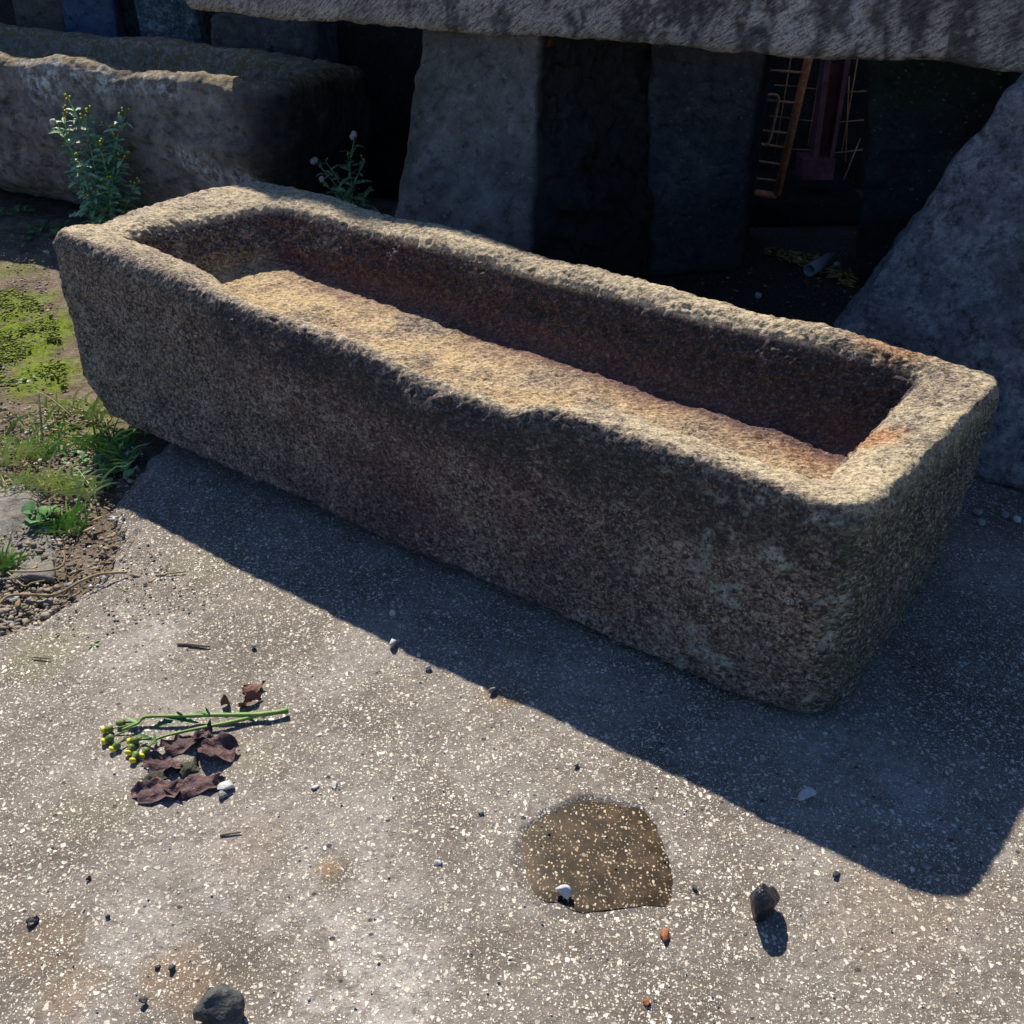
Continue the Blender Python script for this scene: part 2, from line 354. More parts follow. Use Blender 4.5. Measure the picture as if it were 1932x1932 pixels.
slab = tag(meshobj('concrete_paving', V, F, MAT['concrete'], attrs=dict(
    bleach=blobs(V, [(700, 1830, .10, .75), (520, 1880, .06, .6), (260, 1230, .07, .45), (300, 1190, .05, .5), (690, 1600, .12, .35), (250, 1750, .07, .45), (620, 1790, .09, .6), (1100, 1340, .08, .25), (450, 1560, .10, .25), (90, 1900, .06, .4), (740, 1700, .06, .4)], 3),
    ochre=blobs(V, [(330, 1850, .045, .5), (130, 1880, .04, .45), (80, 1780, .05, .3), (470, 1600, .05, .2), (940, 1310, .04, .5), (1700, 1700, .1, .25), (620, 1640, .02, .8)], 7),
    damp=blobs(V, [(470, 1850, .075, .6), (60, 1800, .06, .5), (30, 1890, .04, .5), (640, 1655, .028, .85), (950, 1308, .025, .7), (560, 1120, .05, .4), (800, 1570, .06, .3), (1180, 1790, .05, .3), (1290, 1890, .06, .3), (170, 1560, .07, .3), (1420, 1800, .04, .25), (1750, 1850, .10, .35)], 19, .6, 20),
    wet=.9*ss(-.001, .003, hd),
    ground_shade=np.clip(.95*ss(2.05, 2.45, V[:, 1]+.35*V[:, 0]+.12*fbm(P3, 5, 3, sd=15))+.5*ss(1.30, 1.6, V[:, 1]+.1*fbm(P3, 7, 3, sd=16))*ss(.6, .8, V[:, 0]), 0, .95),  # shade painted into the slab behind the trough and at the right
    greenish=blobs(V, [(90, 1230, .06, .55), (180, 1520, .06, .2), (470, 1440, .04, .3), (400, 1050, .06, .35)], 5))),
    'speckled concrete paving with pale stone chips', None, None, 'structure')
def polymesh(poly, z, n=3):
    c = np.mean(np.array(poly), 0); V = [(*c, z)]; F = []
    m_ = len(poly)
    for k in range(1, n+1):
        for p in poly: q = c+(np.array(p)-c)*k/n; V.append((*q, z))
    for i in range(m_): F.append((0, 1+i, 1+(i+1) % m_))
    for k in range(n-1):
        for i in range(m_): a = 1+k*m_+i; b = 1+k*m_+(i+1) % m_; F.append((a, a+m_, b+m_, b))
    return V, F
V, F = polymesh(water, -.0036, 6); V = np.array(V); V[-len(water):, 2] = -.0052
tag(meshobj('puddle', V, F, MAT['puddle']), 'shallow brown puddle standing in a chipped hollow of the concrete', None, None, 'structure')
# soil on the left
V, F = grid(rng_axis(-4.5, -2.3, -.3, .2, .008, .06), rng_axis(.9, 1.15, 3.7, 5.2, .008, .06))
V[:, 2] = -.022 + .010*fbm(V, 4, 4, sd=21) + .006*fbm(V, 30, 4, .6, sd=22) + .0035*np.abs(fbm(V, 90, 2, sd=23)) - .05*ss(.5, 0, np.minimum(V[:, 0]+4.5, np.minimum(.2-V[:, 0], 5.2-V[:, 1])))
moss = blobs(V, [(50, 600, .17, 1.), (10, 650, .16, 1.), (90, 690, .12, 1), (40, 560, .10, .8), (130, 760, .10, .5), (-60, 620, .3, 1.), (20, 490, .10, .4), (150, 790, .1, .6)], 11, .45, 9)
V[:, 2] += .006*moss*(1+vn(V, 60, 3))
tag(meshobj('soil', V, F, MAT['soil'], attrs=dict(moss=moss)), 'brown soil with green moss patches left of the trough', None, None, 'structure')
# ---------------------------------------------------------------- stone builders
def cubelattice(nx, ny, nz):
    Ls = []; Fs = []; off = 0
    def face(fix, val, a, b, na, nb, flip):
        nonlocal off
        A, B = np.meshgrid(np.arange(na+1), np.arange(nb+1), indexing='ij'); L = np.zeros((A.size, 3), int)
        L[:, a] = A.ravel(); L[:, b] = B.ravel(); L[:, fix] = val
        i = np.arange(na)[:, None]*(nb+1)+np.arange(nb)[None, :]; f = np.stack([i, i+nb+1, i+nb+2, i+1], -1).reshape(-1, 4)+off
        if flip: f = f[:, ::-1]
        Ls.append(L); Fs.append(f); off += len(L)
    face(0, 0, 1, 2, ny, nz, True); face(0, nx, 1, 2, ny, nz, False)
    face(1, 0, 0, 2, nx, nz, False); face(1, ny, 0, 2, nx, nz, True)
    face(2, 0, 0, 1, nx, ny, True); face(2, nz, 0, 1, nx, ny, False)
    L = np.concatenate(Ls); F = np.concatenate(Fs)
    U, inv = np.unique(L, axis=0, return_inverse=True); inv = inv.ravel()
    return U, inv[F]
def block(cs, step=.02, r=.02, amps=((.010, 5), (.005, 18), (.002, 60)), sd=0, extra=None):
    """rough block from 8 corners: cs[(i,j,k)] i=x side, j=depth, k=height"""
    c = {k: np.array(v, float) for k, v in cs.items()}
    lx = np.linalg.norm(c[1, 0, 0]-c[0, 0, 0]); ly = np.linalg.norm(c[0, 1, 0]-c[0, 0, 0]); lz = np.linalg.norm(c[0, 0, 1]-c[0, 0, 0])
    lx = max(lx, np.linalg.norm(c[1, 0, 1]-c[0, 0, 1]))
    n = [max(3, int(round(l/step))) for l in (lx, ly, lz)]
    U, F = cubelattice(*n); D = np.array([lx, ly, lz]); p = U/np.array(n)*D
    lo = np.clip(p, r, D-r); d = p-lo; nn = np.linalg.norm(d, axis=1)[:, None]; nn[nn == 0] = 1
    q = (lo+d/nn*np.where((np.abs(d).sum(1) > 0)[:, None], np.minimum(r, np.abs(d).max(1))[:, None], 0))/D
    x, y, z = q[:, :1], q[:, 1:2], q[:, 2:]
    P = 0
    for (i, j, k), v in c.items(): P = P + (x if i else 1-x)*(y if j else 1-y)*(z if k else 1-z)*v
    for a, f in amps:
        dv = np.stack([fbm(P, f, 2, sd=sd+11), fbm(P, f, 2, sd=sd+23), fbm(P, f, 2, sd=sd+37)], 1)
        P = P + a*dv*(1 if extra is None else extra(q)[:, None])
    return P, F, q
def corners(bl, br, tl, tr, dep, dtop=None):
    dep = np.array(dep, float); dt = dep if dtop is None else np.array(dtop, float)
    return {(0, 0, 0): bl, (1, 0, 0): br, (0, 0, 1): tl, (1, 0, 1): tr, (0, 1, 0): bl+dep, (1, 1, 0): br+dep, (0, 1, 1): tl+dt, (1, 1, 1): tr+dt}
def stone(name, cs, mat, label, cat, group=None, **kw):
    P, F, q = block(cs, **kw); b = P[:, :].mean(0); b[2] = P[:, 2].min()
    at = dict(side_shade=.9*ss(.955, .99, q[:, 0])) if mat.name == 'grey_green_stone' else None
    return tag(meshobj(name, P, F, mat, loc=b, attrs=at), label, cat, group)

# ---- generic stone trough: closed surface swept from rounded quads
def ringpts(quad, rad, nl, nw, na):
    """quad: 4 uv corners A,D,C,B counter-clockwise; rounded corners; constant topology"""
    out = []; q = [np.array(p, float) for p in quad]; m_ = 4
    segs = []
    for i in range(4):
        p0 = q[i-1]; p1 = q[i]; p2 = q[(i+1) % 4]; r = rad[i] if hasattr(rad, '__len__') else rad
        a = (p0-p1); b = (p2-p1); la = np.linalg.norm(a[:2]); lb = np.linalg.norm(b[:2])
        r = min(r, la*.49, lb*.49); segs.append((p1+a/la*r, p1, p1+b/lb*r))
    for i in range(4):
        s, c, e = segs[i]
        t = np.linspace(0, 1, na+1)[:-1][:, None]
        w_ = .82; num = (1-t)**2*s+2*w_*t*(1-t)*c+t**2*e; den = (1-t)**2+2*w_*t*(1-t)+t**2; out.append(num/den)
        s2 = segs[(i+1) % 4][0]; n_ = nl if i % 2 == 0 else nw
        t = np.linspace(0, 1, n_+1)[:-1][:, None]; out.append(e+(s2-e)*t)
    return np.concatenate(out)
def trough(levels, org, u, v, nl, nw, na, step, blur):
    rings = [ringpts(q, r, nl, nw, na) for q, r in levels]
    dense = [rings[0]]
    for a, b in zip(rings[:-1], rings[1:]):
        k = max(1, int(round(np.linalg.norm(b-a, axis=1).mean()/step)))
        for i in range(1, k+1): dense.append(a+(b-a)*i/k)
    R = np.array(dense)
    for _ in range(blur):
        R[1:-1] = .25*R[:-2]+.5*R[1:-1]+.25*R[2:]
    n = R.shape[1]
    W = org+R[..., :1]*u+R[..., 1:2]*v; W[..., 2] = R[..., 2]
    i = np.arange(R.shape[0]-1)[:, None]*n+np.arange(n)[None, :]; j = np.arange(R.shape[0]-1)[:, None]*n+(np.arange(n)[None, :]+1) % n
    F = np.stack([i, j, j+n, i+n], -1).reshape(-1, 4)
    du = np.roll(W, -1, 1)-np.roll(W, 1, 1); dp = np.gradient(W, axis=0)
    N = np.cross(du, dp); N /= np.maximum(np.linalg.norm(N, axis=2, keepdims=True), 1e-9)
    return W.reshape(-1, 3), F, N.reshape(-1, 3), R.reshape(-1, 3)
U3 = np.array([.798, -.603, 0]); V3 = np.array([.603, .798, 0]); ORG = np.array([-.879, 1.970, 0])
def lv(a, d, c, b, r): return ([a, d, c, b], r)
LV = [lv((.35, .22, 0), (1.35, .22, 0), (1.35, .23, 0), (.35, .23, 0), .004),
      lv((.10, .02, .024), (1.60, .012, -.004), (1.60, .45, -.004), (.13, .40, .03), (.07, .10, .08, .06)),
      lv((.055, -.045, .045), (1.628, -.004, .010), (1.622, .475, .010), (.085, .435, .06), (.07, .10, .08, .08)),
      lv((-.012, -.038, .11), (1.624, -.006, .06), (1.632, .48, .06), (.035, .46, .10), (.07, .08, .07, .08)),
      lv((-.045, -.012, .25), (1.624, -.006, .20), (1.645, .49, .20), (.010, .47, .25), (.05, .07, .06, .07)),
      lv((-.022, -.014, .370), (1.618, -.006, .324), (1.650, .490, .330), (.036, .470, .380), (.03, .06, .045, .05)),
      lv((-.008, .000, .397), (1.610, .003, .346), (1.643, .486, .352), (.046, .466, .402), (.03, .065, .045, .05)),
      lv((.045, .040, .396), (1.570, .040, .344), (1.592, .462, .350), (.110, .425, .398), (.03, .04, .05, .05)),
      lv((.080, .074, .383), (1.538, .072, .333), (1.545, .450, .338), (.168, .398, .383), (.03, .03, .025, .04)),
      lv((.100, .088, .355), (1.527, .084, .305), (1.532, .438, .310), (.182, .386, .352), (.03, .03, .03, .04)),
      lv((.135, .105, .285), (1.500, .105, .222), (1.505, .412, .222), (.205, .366, .285), (.04, .04, .04, .05)),
      lv((.165, .125, .270), (1.475, .125, .207), (1.480, .390, .207), (.225, .343, .270), (.04, .04, .04, .05)),
      lv((.38, .233, .262), (1.30, .233, .212), (1.30, .2332, .212), (.38, .2332, .262), .00005)]
W, F, N, L = trough(LV, ORG, U3, V3, 470, 128, 22, .0036, 5)
u_, v_, z_ = L.T
up = ss(.20, .36, z_); 
# worn sag of the front rim, a dip in the back rim
rimf = ss(.13, .05, v_)*up
sag = .013*np.exp(-((u_-.98)/.16)**2)+.014*np.exp(-((u_-.60)/.30)**2)+.006*np.exp(-((u_-1.12)/.04)**2)
W -= (ss(.12, .06, v_)*ss(.08, .33, z_)*sag*1.45)[:, None]*V3
W[:, 2] -= ss(.02, .0, v_)*up*sag*.5+ss(.15, .10, v_)*up*.016*ss(.80, .95, u_)*ss(1.16, 1.10, u_)
slope = (.070+.02*ss(.7, .95, u_))*ss(.30, .62, u_)*ss(1.22, 1.10, u_)                  # front rim worn down towards the hollow
W[:, 2] -= slope*ss(.012, .085, v_)*ss(.15, .10, v_)*ss(.30, .335, z_+.03*(u_-.2))
rimb = ss(.34, .42, v_)*up
W[:, 2] -= rimb*(.002*np.sin(u_*7+1)+.003*np.sin(u_*17))
W[:, 2] -= ss(.13, .03, u_)*up*.012*np.exp(-((v_-.10)/.04)**2)      # notch at the left end
inner = ss(.06, .09, v_)*ss(.475, .44, v_)*ss(.06, .10, u_)*ss(1.58, 1.54, u_)*ss(.381, .365, z_+.03*u_)
k = 1+1.2*inner*ss(.29, .33, z_+.03*u_)-.15*inner*ss(.30, .27, z_+.03*u_)
kr = 1-.4*ss(.31, .335, z_+.03*u_-.03)
D = .0065*fbm(W, 6, 3, sd=1)+.0042*fbm(W, 20, 3, sd=5)*k*kr+.0036*fbm(W, 55, 3, .6, sd=8)*k*kr+.0026*fbm(W, 130, 2, .6, sd=12)*k
D -= .0035*ss(.35, .75, fbm(W, 38, 3, sd=31))
W = W+N*D[:, None]
nz = fbm(W, 10, 5, .62, sd=41); nz2 = fbm(W, 26, 4, .62, sd=47)
def g3(px, py, zz, rx, amp=.5, sx=1., nzz=None):
    c = gz(px, py, zz); d = W-c; du = d@U3/sx; dv = d@V3; r = np.sqrt(du**2+dv**2+(d[:, 2])**2)/rx
    return ss(1.2, .35, r+amp*(nz if nzz is None else nzz))
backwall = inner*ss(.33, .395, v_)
outer = 1-inner
front = ss(.03, .005, v_)*ss(.396, .372, z_+.03*u_)
topm = ss(.30, .335, z_+.03*u_-.03)*outer*ss(-.004, .02, v_)
worn = topm*.9*ss(-.55, .25, nz+.15)*(.62+.38*ss(-.35, .2, nz2))
floorm = inner*ss(.325, .275, z_+.03*(u_-.2))
gold = np.maximum(floorm*.8*ss(-.35, .45, nz+.25)*ss(-.7, .0, nz2+.25), np.clip(topm+ss(.05, .075, v_)*ss(.14, .12, v_)*(z_ > .2), 0, 1)*.9*ss(.012, .05, v_)*ss(.2, .14, v_)*ss(.34, .6, u_)*ss(1.22, 1.10, u_)*ss(-.5, .2, nz+.2))
rust = np.maximum.reduce([.95*g3(1030, 488, .36, .034, .6, 2.2), .85*g3(1690, 660, .345, .045, .6, 2), .85*g3(1650, 835, .33, .04, .6), .8*g3(1110, 825, .31, .035, .7, 1.6), .8*g3(1560, 860, .2, .07, .7, 2), .5*g3(1230, 770, .2, .06, .7, 2)])*(1-.9*front)*(1-.7*backwall)
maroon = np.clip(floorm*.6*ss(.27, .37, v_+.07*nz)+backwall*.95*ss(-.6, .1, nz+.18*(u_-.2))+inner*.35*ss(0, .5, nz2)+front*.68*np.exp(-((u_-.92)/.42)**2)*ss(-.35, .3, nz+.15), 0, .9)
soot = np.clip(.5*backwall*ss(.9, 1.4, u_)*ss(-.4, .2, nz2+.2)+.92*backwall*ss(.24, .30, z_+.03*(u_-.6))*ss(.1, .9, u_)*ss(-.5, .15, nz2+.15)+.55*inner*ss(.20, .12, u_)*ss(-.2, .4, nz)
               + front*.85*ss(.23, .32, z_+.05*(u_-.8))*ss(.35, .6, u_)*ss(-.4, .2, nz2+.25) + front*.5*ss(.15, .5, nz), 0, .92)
endr = ss(1.585, 1.605, u_)*ss(.36, .31, z_)
algae = np.clip(endr*.85*ss(-.6, .2, nz+.2)+front*.45*ss(1.35, 1.6, u_)*ss(-.2, .4, nz), 0, .9)
lichen = np.clip(front*(ss(1.30, 1.5, u_)*ss(.15, .42, nz2)*.9+ss(.1, .02, u_)*.3*ss(0, .4, nz2)+.25*ss(.3, .55, nz2)), 0, 1)
tag(meshobj('stone_trough', W, F, MAT['granite'], loc=(0, 1.5, 0), attrs=dict(worn=worn, gold=gold, rust=rust, maroon=maroon, soot=soot, algae=algae, lichen=lichen)),
    'long hollowed granite trough lying sunlit on the concrete in the foreground', 'trough')
# ---- old mossy trough behind on the left
U2 = np.array([.892, -.451, 0]); V2 = np.array([.451, .892, 0]); O2 = np.array([-.64, 2.93, 0])-U2*2.1
LV2 = [lv((.5, .25, .0), (1.7, .25, .0), (1.7, .27, .0), (.5, .27, .0), .004),
       lv((.25, .16, .02), (1.9, .16, .0), (1.92, .46, 0), (.22, .48, 0), .06),
       lv((.08, .05, .12), (2.04, .04, .08), (2.06, .50, .08), (.05, .56, .12), .09),
       lv((.0, .0, .30), (2.11, -.01, .30), (2.12, .50, .30), (.0, .60, .30), .08),
       lv((.0, .0, .47), (2.09, .02, .465), (2.14, .46, .465), (.0, .60, .50), .08),
       lv((.03, .03, .50), (2.06, .05, .485), (2.12, .44, .480), (.03, .57, .52), .07),
       lv((.12, .13, .49), (1.98, .13, .47), (2.04, .40, .465), (.12, .47, .53), .06),
       lv((.16, .17, .42), (1.90, .17, .42), (1.94, .36, .42), (.16, .43, .42), .06),
       lv((.4, .26, .41), (1.7, .26, .41), (1.7, .2602, .41), (.4, .2602, .41), .00005)]
W2, F2, N2, L2 = trough(LV2, O2, U2, V2, 300, 76, 14, .0075, 4)
u_, v_, z_ = L2.T; rim = ss(.40, .47, z_)
W2[:, 2] += rim*(.020*fbm(W2, 3.2, 2, sd=61)+.022*np.exp(-((u_-1.32)/.14)**2)*ss(.2, .1, v_))
W2 = W2+N2*(.018*fbm(W2, 4.5, 3, sd=62)+.009*fbm(W2, 16, 4, .6, sd=66)+.005*fbm(W2, 50, 2, sd=71))[:, None]
nz = fbm(W2, 9, 4, .6, sd=77)
lich = np.zeros(len(W2))
for x, y, r in ((380, 315, .05), (395, 330, .05), (350, 300, .035), (470, 350, .06), (445, 345, .045), (140, 120, .07), (250, 140, .09), (180, 130, .09), (60, 125, .12), (300, 150, .07)):
    c = O2+U2*0; dr = ray(x, y); nn_ = V2; t_ = ((O2-np.array([0, 0, CAMH]))@nn_)/(dr@nn_); c = np.array([0, 0, CAMH])+dr*t_
    lich = np.maximum(lich, ss(1.3, .3, np.linalg.norm(W2-c, axis=1)/r+.6*nz))
topm = ss(.44, .49, z_); topm = np.maximum(topm, ss(.12, .16, v_)*ss(.45, .40, v_)*ss(.38, .42, z_))
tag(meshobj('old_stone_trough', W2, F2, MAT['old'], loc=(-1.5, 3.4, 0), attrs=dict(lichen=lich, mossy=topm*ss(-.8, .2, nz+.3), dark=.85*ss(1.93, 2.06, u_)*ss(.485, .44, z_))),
    'weathered old trough with a mossy rim, in shade behind the yellow flowering weed', 'trough')

# ---- big slab resting across the pillars
d3 = np.array([.862, -.507, 0]); n3 = np.array([.507, .862, 0])
BZ = .652; LBt = np.array([-.870, 3.067, BZ]); RBt = LBt+d3*2.9
up3 = np.array([0, 0, .72])
cs = corners(LBt, RBt, LBt+up3-d3*.06, RBt+up3, n3*.55)
P, F, q = block(cs, step=.0085, r=.022, amps=((.012, 4), (.005, 14), (.003, 45), (.0018, 110)), sd=3)
s_ = (P-LBt)@d3; nzb = fbm(P*np.array([1, 1, .5]), 26, 5, .72, sd=91)*1.25; nzc = fbm(P*np.array([1, 1, .6]), 8, 5, .65, sd=95)
hh = (P[:, 2]-BZ)/.43
drip = np.clip(ss(-.05, .14, nzb+.6*(hh-.16)+.20*ss(.7, 2.0, s_)-.03)*ss(-.35, .1, nzc+.2)*(.35+.5*ss(.2, 1.3, s_)), 0, .82)
pale = .85*ss(.22, .42, fbm(P*np.array([1, 1, .5]), 9, 4, .65, sd=99))*ss(.9, 1.4, s_)*(1-drip)
bo = tag(meshobj('stone_beam', P, F, MAT['beam'], loc=LBt+d3*1.4+n3*.27, attrs=dict(drip=drip, pale=pale)),
         'long pale chiselled stone block laid across the standing stones', 'stone block')
a_ = LBt+d3*1.42+up3+[0, 0, .002]; b_ = LBt+d3*2.9+up3+[0, 0, .002]  # unseen block added on top so its shadow covers the ground at right
stone('stone_block', corners(a_+n3*.01, b_+n3*.01, a_+d3*.05+n3*.02+[0, 0, .24], b_+[0, 0, .24], n3*.48), MAT['beam'], 'unseen pale block added on the long block to shade the right', 'stone block', step=.02, r=.02, amps=((.012, 4), (.005, 14)), sd=6)
# ---- supports under it
def beam_under(px, off, z=.656):
    """point off metres behind the front bottom edge of the beam, on the sight line column px"""
    y = 20+(px-340)*.0745; p = gz(px, y, z); return p+n3*off*.0+np.array([0, off, 0])+np.array([p[0]/p[1]*off, 0, 0])
bl = gz(722, 585); br = gz(1003, 600); tl = beam_under(800, .07); tr = beam_under(1026, .07)
br2 = gz(1243, 532); tr2 = beam_under(1228, .30)
cs = {(0, 0, 0): bl, (1, 0, 0): br, (0, 0, 1): tl, (1, 0, 1): tr, (1, 1, 0): br2, (1, 1, 1): tr2, (0, 1, 0): bl+np.array([.0, .55, 0]), (0, 1, 1): tl+np.array([.03, .40, 0])}
chis = lambda q: 1+3.6*ss(.9, 1., q[:, 0])*ss(.0, .1, q[:, 1])
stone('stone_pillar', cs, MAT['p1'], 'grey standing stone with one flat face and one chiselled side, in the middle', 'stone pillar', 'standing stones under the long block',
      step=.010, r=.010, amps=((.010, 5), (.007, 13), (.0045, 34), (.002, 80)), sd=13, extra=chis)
cs = corners(gz(1215, 528), gz(1395, 512), beam_under(1222, .25), beam_under(1447, .25), (.1, .35, 0))
stone('stone_pillar', cs, MAT['p2'], 'narrow dark standing stone right of the middle one, left of the rusty ladder', 'stone pillar', 'standing stones under the long block',
      step=.016, r=.02, amps=((.008, 5), (.004, 18), (.002, 60)), sd=17)
cs = corners(gz(1608, 530), gz(1900, 560), beam_under(1632, .16), beam_under(1905, .16), (.12, .35, 0))
stone('stone_pillar', cs, MAT['p3'], 'dark blue green standing stone in shadow right of the maroon post', 'stone pillar', 'standing stones under the long block',
      step=.014, r=.02, amps=((.022, 4), (.010, 13), (.004, 40)), sd=19)
bl = gz(1455, 790); br = bl+np.array([.784, -.621, 0])*1.25; tl = gz(1925, 150, .66); tr = tl+np.array([.862, -.507, 0])*.8
cs = corners(bl, br, tl, tr, n3*.5, n3*.30)
stone('stone_pillar', cs, MAT['p4'], 'big blue grey boulder pillar leaning in at the right, widest at its foot', 'stone pillar', 'standing stones under the long block',
      step=.011, r=.03, amps=((.020, 3.2), (.012, 9), (.006, 26), (.0035, 70)), sd=29)
# brick wedged on top of the middle pillar
c0 = beam_under(995, .05, .650)
e1 = d3*.060; e2 = n3*.09; hz = np.array([0, 0, -.028])
stone('wedge_brick', {(0, 0, 0): c0+hz+e1*.18, (1, 0, 0): c0+hz+e1*.95, (0, 0, 1): c0-e1*.1, (1, 0, 1): c0+e1*1.1, (0, 1, 0): c0+hz+e2+e1*.18, (1, 1, 0): c0+hz+e2+e1*.95, (0, 1, 1): c0+e2, (1, 1, 1): c0+e1+e2}, MAT['brick'],
      'small red brick piece wedged between middle pillar and long block', 'brick', step=.006, r=.004, amps=((.003, 30),), sd=5)
# ---- stones and slabs further back on the left
def upright(px0, px1, pyb, pyt0, Y, ht, mat, label, tilt=0, dep=.12, sd=0, name='stone_slab', cat='stone slab', group='slabs leaning at the back', dx=0):
    bl = gy(px0, pyb, Y); br = gy(px1, pyb, Y); bl[2] = br[2] = -.05
    up = np.array([dx, tilt, ht]); cs = corners(bl, br, bl+up*np.array([1, 1, 1]), br+up, (0, dep, 0))
    return stone(name, cs, mat, label, cat, group, step=.03, r=.012, amps=((.008, 5), (.004, 20)), sd=sd)
upright(12, 112, 52, 0, 4.30, 1.25, MAT['brown'], 'brown upright slab at the far left edge behind the mossy trough', .1, sd=1, dx=.05)
upright(114, 212, 52, 0, 4.22, 1.3, MAT['blue'], 'smooth blue upright slab between the brown and the mottled slabs', .1, sd=2)
upright(214, 262, 52, 0, 4.38, 1.2, MAT['p2'], 'narrow dark upright slab in the gap right of the blue one', .1, sd=3)
upright(256, 372, 52, 0, 4.18, 1.15, MAT['mott'], 'blue slab mottled with pale lichen, behind the left end of the long block', .08, sd=4)
bl = gy(372, 115, 3.55); br = gy(582, 118, 3.5); bl[2] = br[2] = .0
cs = corners(bl, br, gy(392, 28, 3.6), gy(598, 36, 3.6), (.05, .3, 0))
stone('stone_block', cs, MAT['p2'], 'dark squared block with a pale left edge under the left end of the long block', 'stone block', 'blocks behind the mossy trough', step=.014, r=.015, amps=((.008, 6), (.006, 20), (.003, 60)), sd=44)
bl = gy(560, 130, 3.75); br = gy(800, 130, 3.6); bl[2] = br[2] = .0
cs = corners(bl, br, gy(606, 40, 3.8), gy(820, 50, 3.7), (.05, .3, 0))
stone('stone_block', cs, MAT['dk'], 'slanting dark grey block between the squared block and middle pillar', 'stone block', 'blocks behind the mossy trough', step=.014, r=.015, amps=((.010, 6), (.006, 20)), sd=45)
# ---- tall wall added behind it all to shade the background
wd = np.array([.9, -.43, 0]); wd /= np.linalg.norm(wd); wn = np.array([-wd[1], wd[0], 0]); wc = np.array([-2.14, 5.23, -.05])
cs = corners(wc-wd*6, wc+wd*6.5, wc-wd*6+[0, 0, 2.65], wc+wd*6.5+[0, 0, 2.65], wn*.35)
stone('shade_wall', cs, MAT['wall'], 'tall dark wall added behind the stones to shade the yard', 'wall', step=.06, r=.03, amps=((.03, 3), (.015, 9)), sd=51)
# ---------------------------------------------------------------- tubes
def tube(pts, rad, n=7, cap=True):
    pts = [np.array(p, float) for p in pts]; m_ = len(pts); rad = rad if hasattr(rad, '__len__') else [rad]*m_
    V = []; F = []; up = np.array([0, 0, 1.])
    for i, p in enumerate(pts):
        t = pts[min(i+1, m_-1)]-pts[max(i-1, 0)]; t /= np.linalg.norm(t)+1e-12
        a = np.cross(t, up if abs(t[2]) < .95 else np.array([1., 0, 0])); a /= np.linalg.norm(a); b = np.cross(t, a)
        for k in range(n): th = 2*pi*k/n; V.append(p+rad[i]*(cos(th)*a+sin(th)*b))
    for i in range(m_-1):
        for k in range(n): F.append((i*n+k, i*n+(k+1) % n, (i+1)*n+(k+1) % n, (i+1)*n+k))
    if cap: F.append(tuple(range(n))[::-1]); F.append(tuple((m_-1)*n+k for k in range(n)))
    return V, F
def join(parts):
    V = []; F = []
    for v, f in parts:
        o = len(V); V += list(v); F += [tuple(i+o for i in x) for x in f]
    return V, F
def smoothpath(pts, n=6):
    pts = [np.array(p, float) for p in pts]; out = []
    for i in range(len(pts)-1):
        p0 = pts[max(i-1, 0)]; p1 = pts[i]; p2 = pts[i+1]; p3 = pts[min(i+2, len(pts)-1)]
        for k in range(n):
            t = k/n; out.append(.5*((2*p1)+(-p0+p2)*t+(2*p0-5*p1+4*p2-p3)*t*t+(-p0+3*p1-3*p2+p3)*t**3))
    out.append(pts[-1]); return out
def c4(x, y, Y=3.22): return gy((1450+x/3.865)/1.06, (100+y/3.865)/1.06, Y)
# supporting kerb stone under ladder and post
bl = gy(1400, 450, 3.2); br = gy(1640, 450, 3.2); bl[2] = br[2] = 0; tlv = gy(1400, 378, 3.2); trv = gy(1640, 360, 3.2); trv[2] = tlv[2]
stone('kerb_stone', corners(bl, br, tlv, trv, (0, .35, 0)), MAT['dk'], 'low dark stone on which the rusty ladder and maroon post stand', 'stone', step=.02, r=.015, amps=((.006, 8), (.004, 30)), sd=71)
KZ = tlv[2]
lad = tag(empty('ladder', c4(400, 1110)), 'orange rusty steel ladder seen through the gap under the long block', 'ladder')
v, f = tube([c4(672, -60), c4(640, 90), c4(400, 1120)], .0125, 10); meshobj('side_rail', v, f, MAT['rust'], parent=lad)
v, f = tube([c4(330, -60), c4(290, 90), c4(120, 1080)], .0125, 10); meshobj('side_rail', v, f, MAT['rust'], parent=lad)
v, f = tube([c4(130, 1095), c4(395, 1130)], .010, 8); meshobj('foot_rail', v, f, MAT['rust'], parent=lad)
for a, b, r in (((330, 155), (615, 175), .0038), ((270, 382), (560, 410), .0038), ((250, 616), (505, 645), .0038), ((225, 715), (470, 755), .0038), ((190, 850), (445, 885), .0038), ((160, 985), (425, 1010), .0034), ((140, 1070), (400, 1108), .0034), ((300, -40), (655, -20), .0038)):
    v, f = tube([c4(*a), c4(*b)], r, 6); meshobj('rung', v, f, MAT['rustw'], parent=lad)
v, f = tube(smoothpath([c4(315, 350, 3.21), c4(380, 343, 3.21), c4(415, 385, 3.21), c4(380, 560, 3.21), c4(345, 700, 3.21), c4(310, 732, 3.21), c4(255, 718, 3.21)]), .0042, 6); meshobj('hook_bar', v, f, MAT['rustw'], parent=lad)
post = tag(empty('steel_post', c4(720, 1000, 3.26)), 'maroon painted channel post with a square foot, right of the rusty ladder', 'post')
def prism(a, b, w1, w2, d1):
    """flat bar between two points, width w along x, depth d along y"""
    a = np.array(a); b = np.array(b); V = []
    for p, wd_ in ((a, w1), (b, w2)):
        for sx, sy in ((-1, 0), (1, 0), (1, 1), (-1, 1)): V.append(p+np.array([sx*wd_/2, sy*d1, 0]))
    return V, [(0, 1, 2, 3), (7, 6, 5, 4), (0, 4, 5, 1), (1, 5, 6, 2), (2, 6, 7, 3), (3, 7, 4, 0)]
v, f = prism(c4(700, 850, 3.25), c4(815, -60, 3.25), .016, .018, .05); meshobj('flange', v, f, MAT['purple'], parent=post, smooth=False)
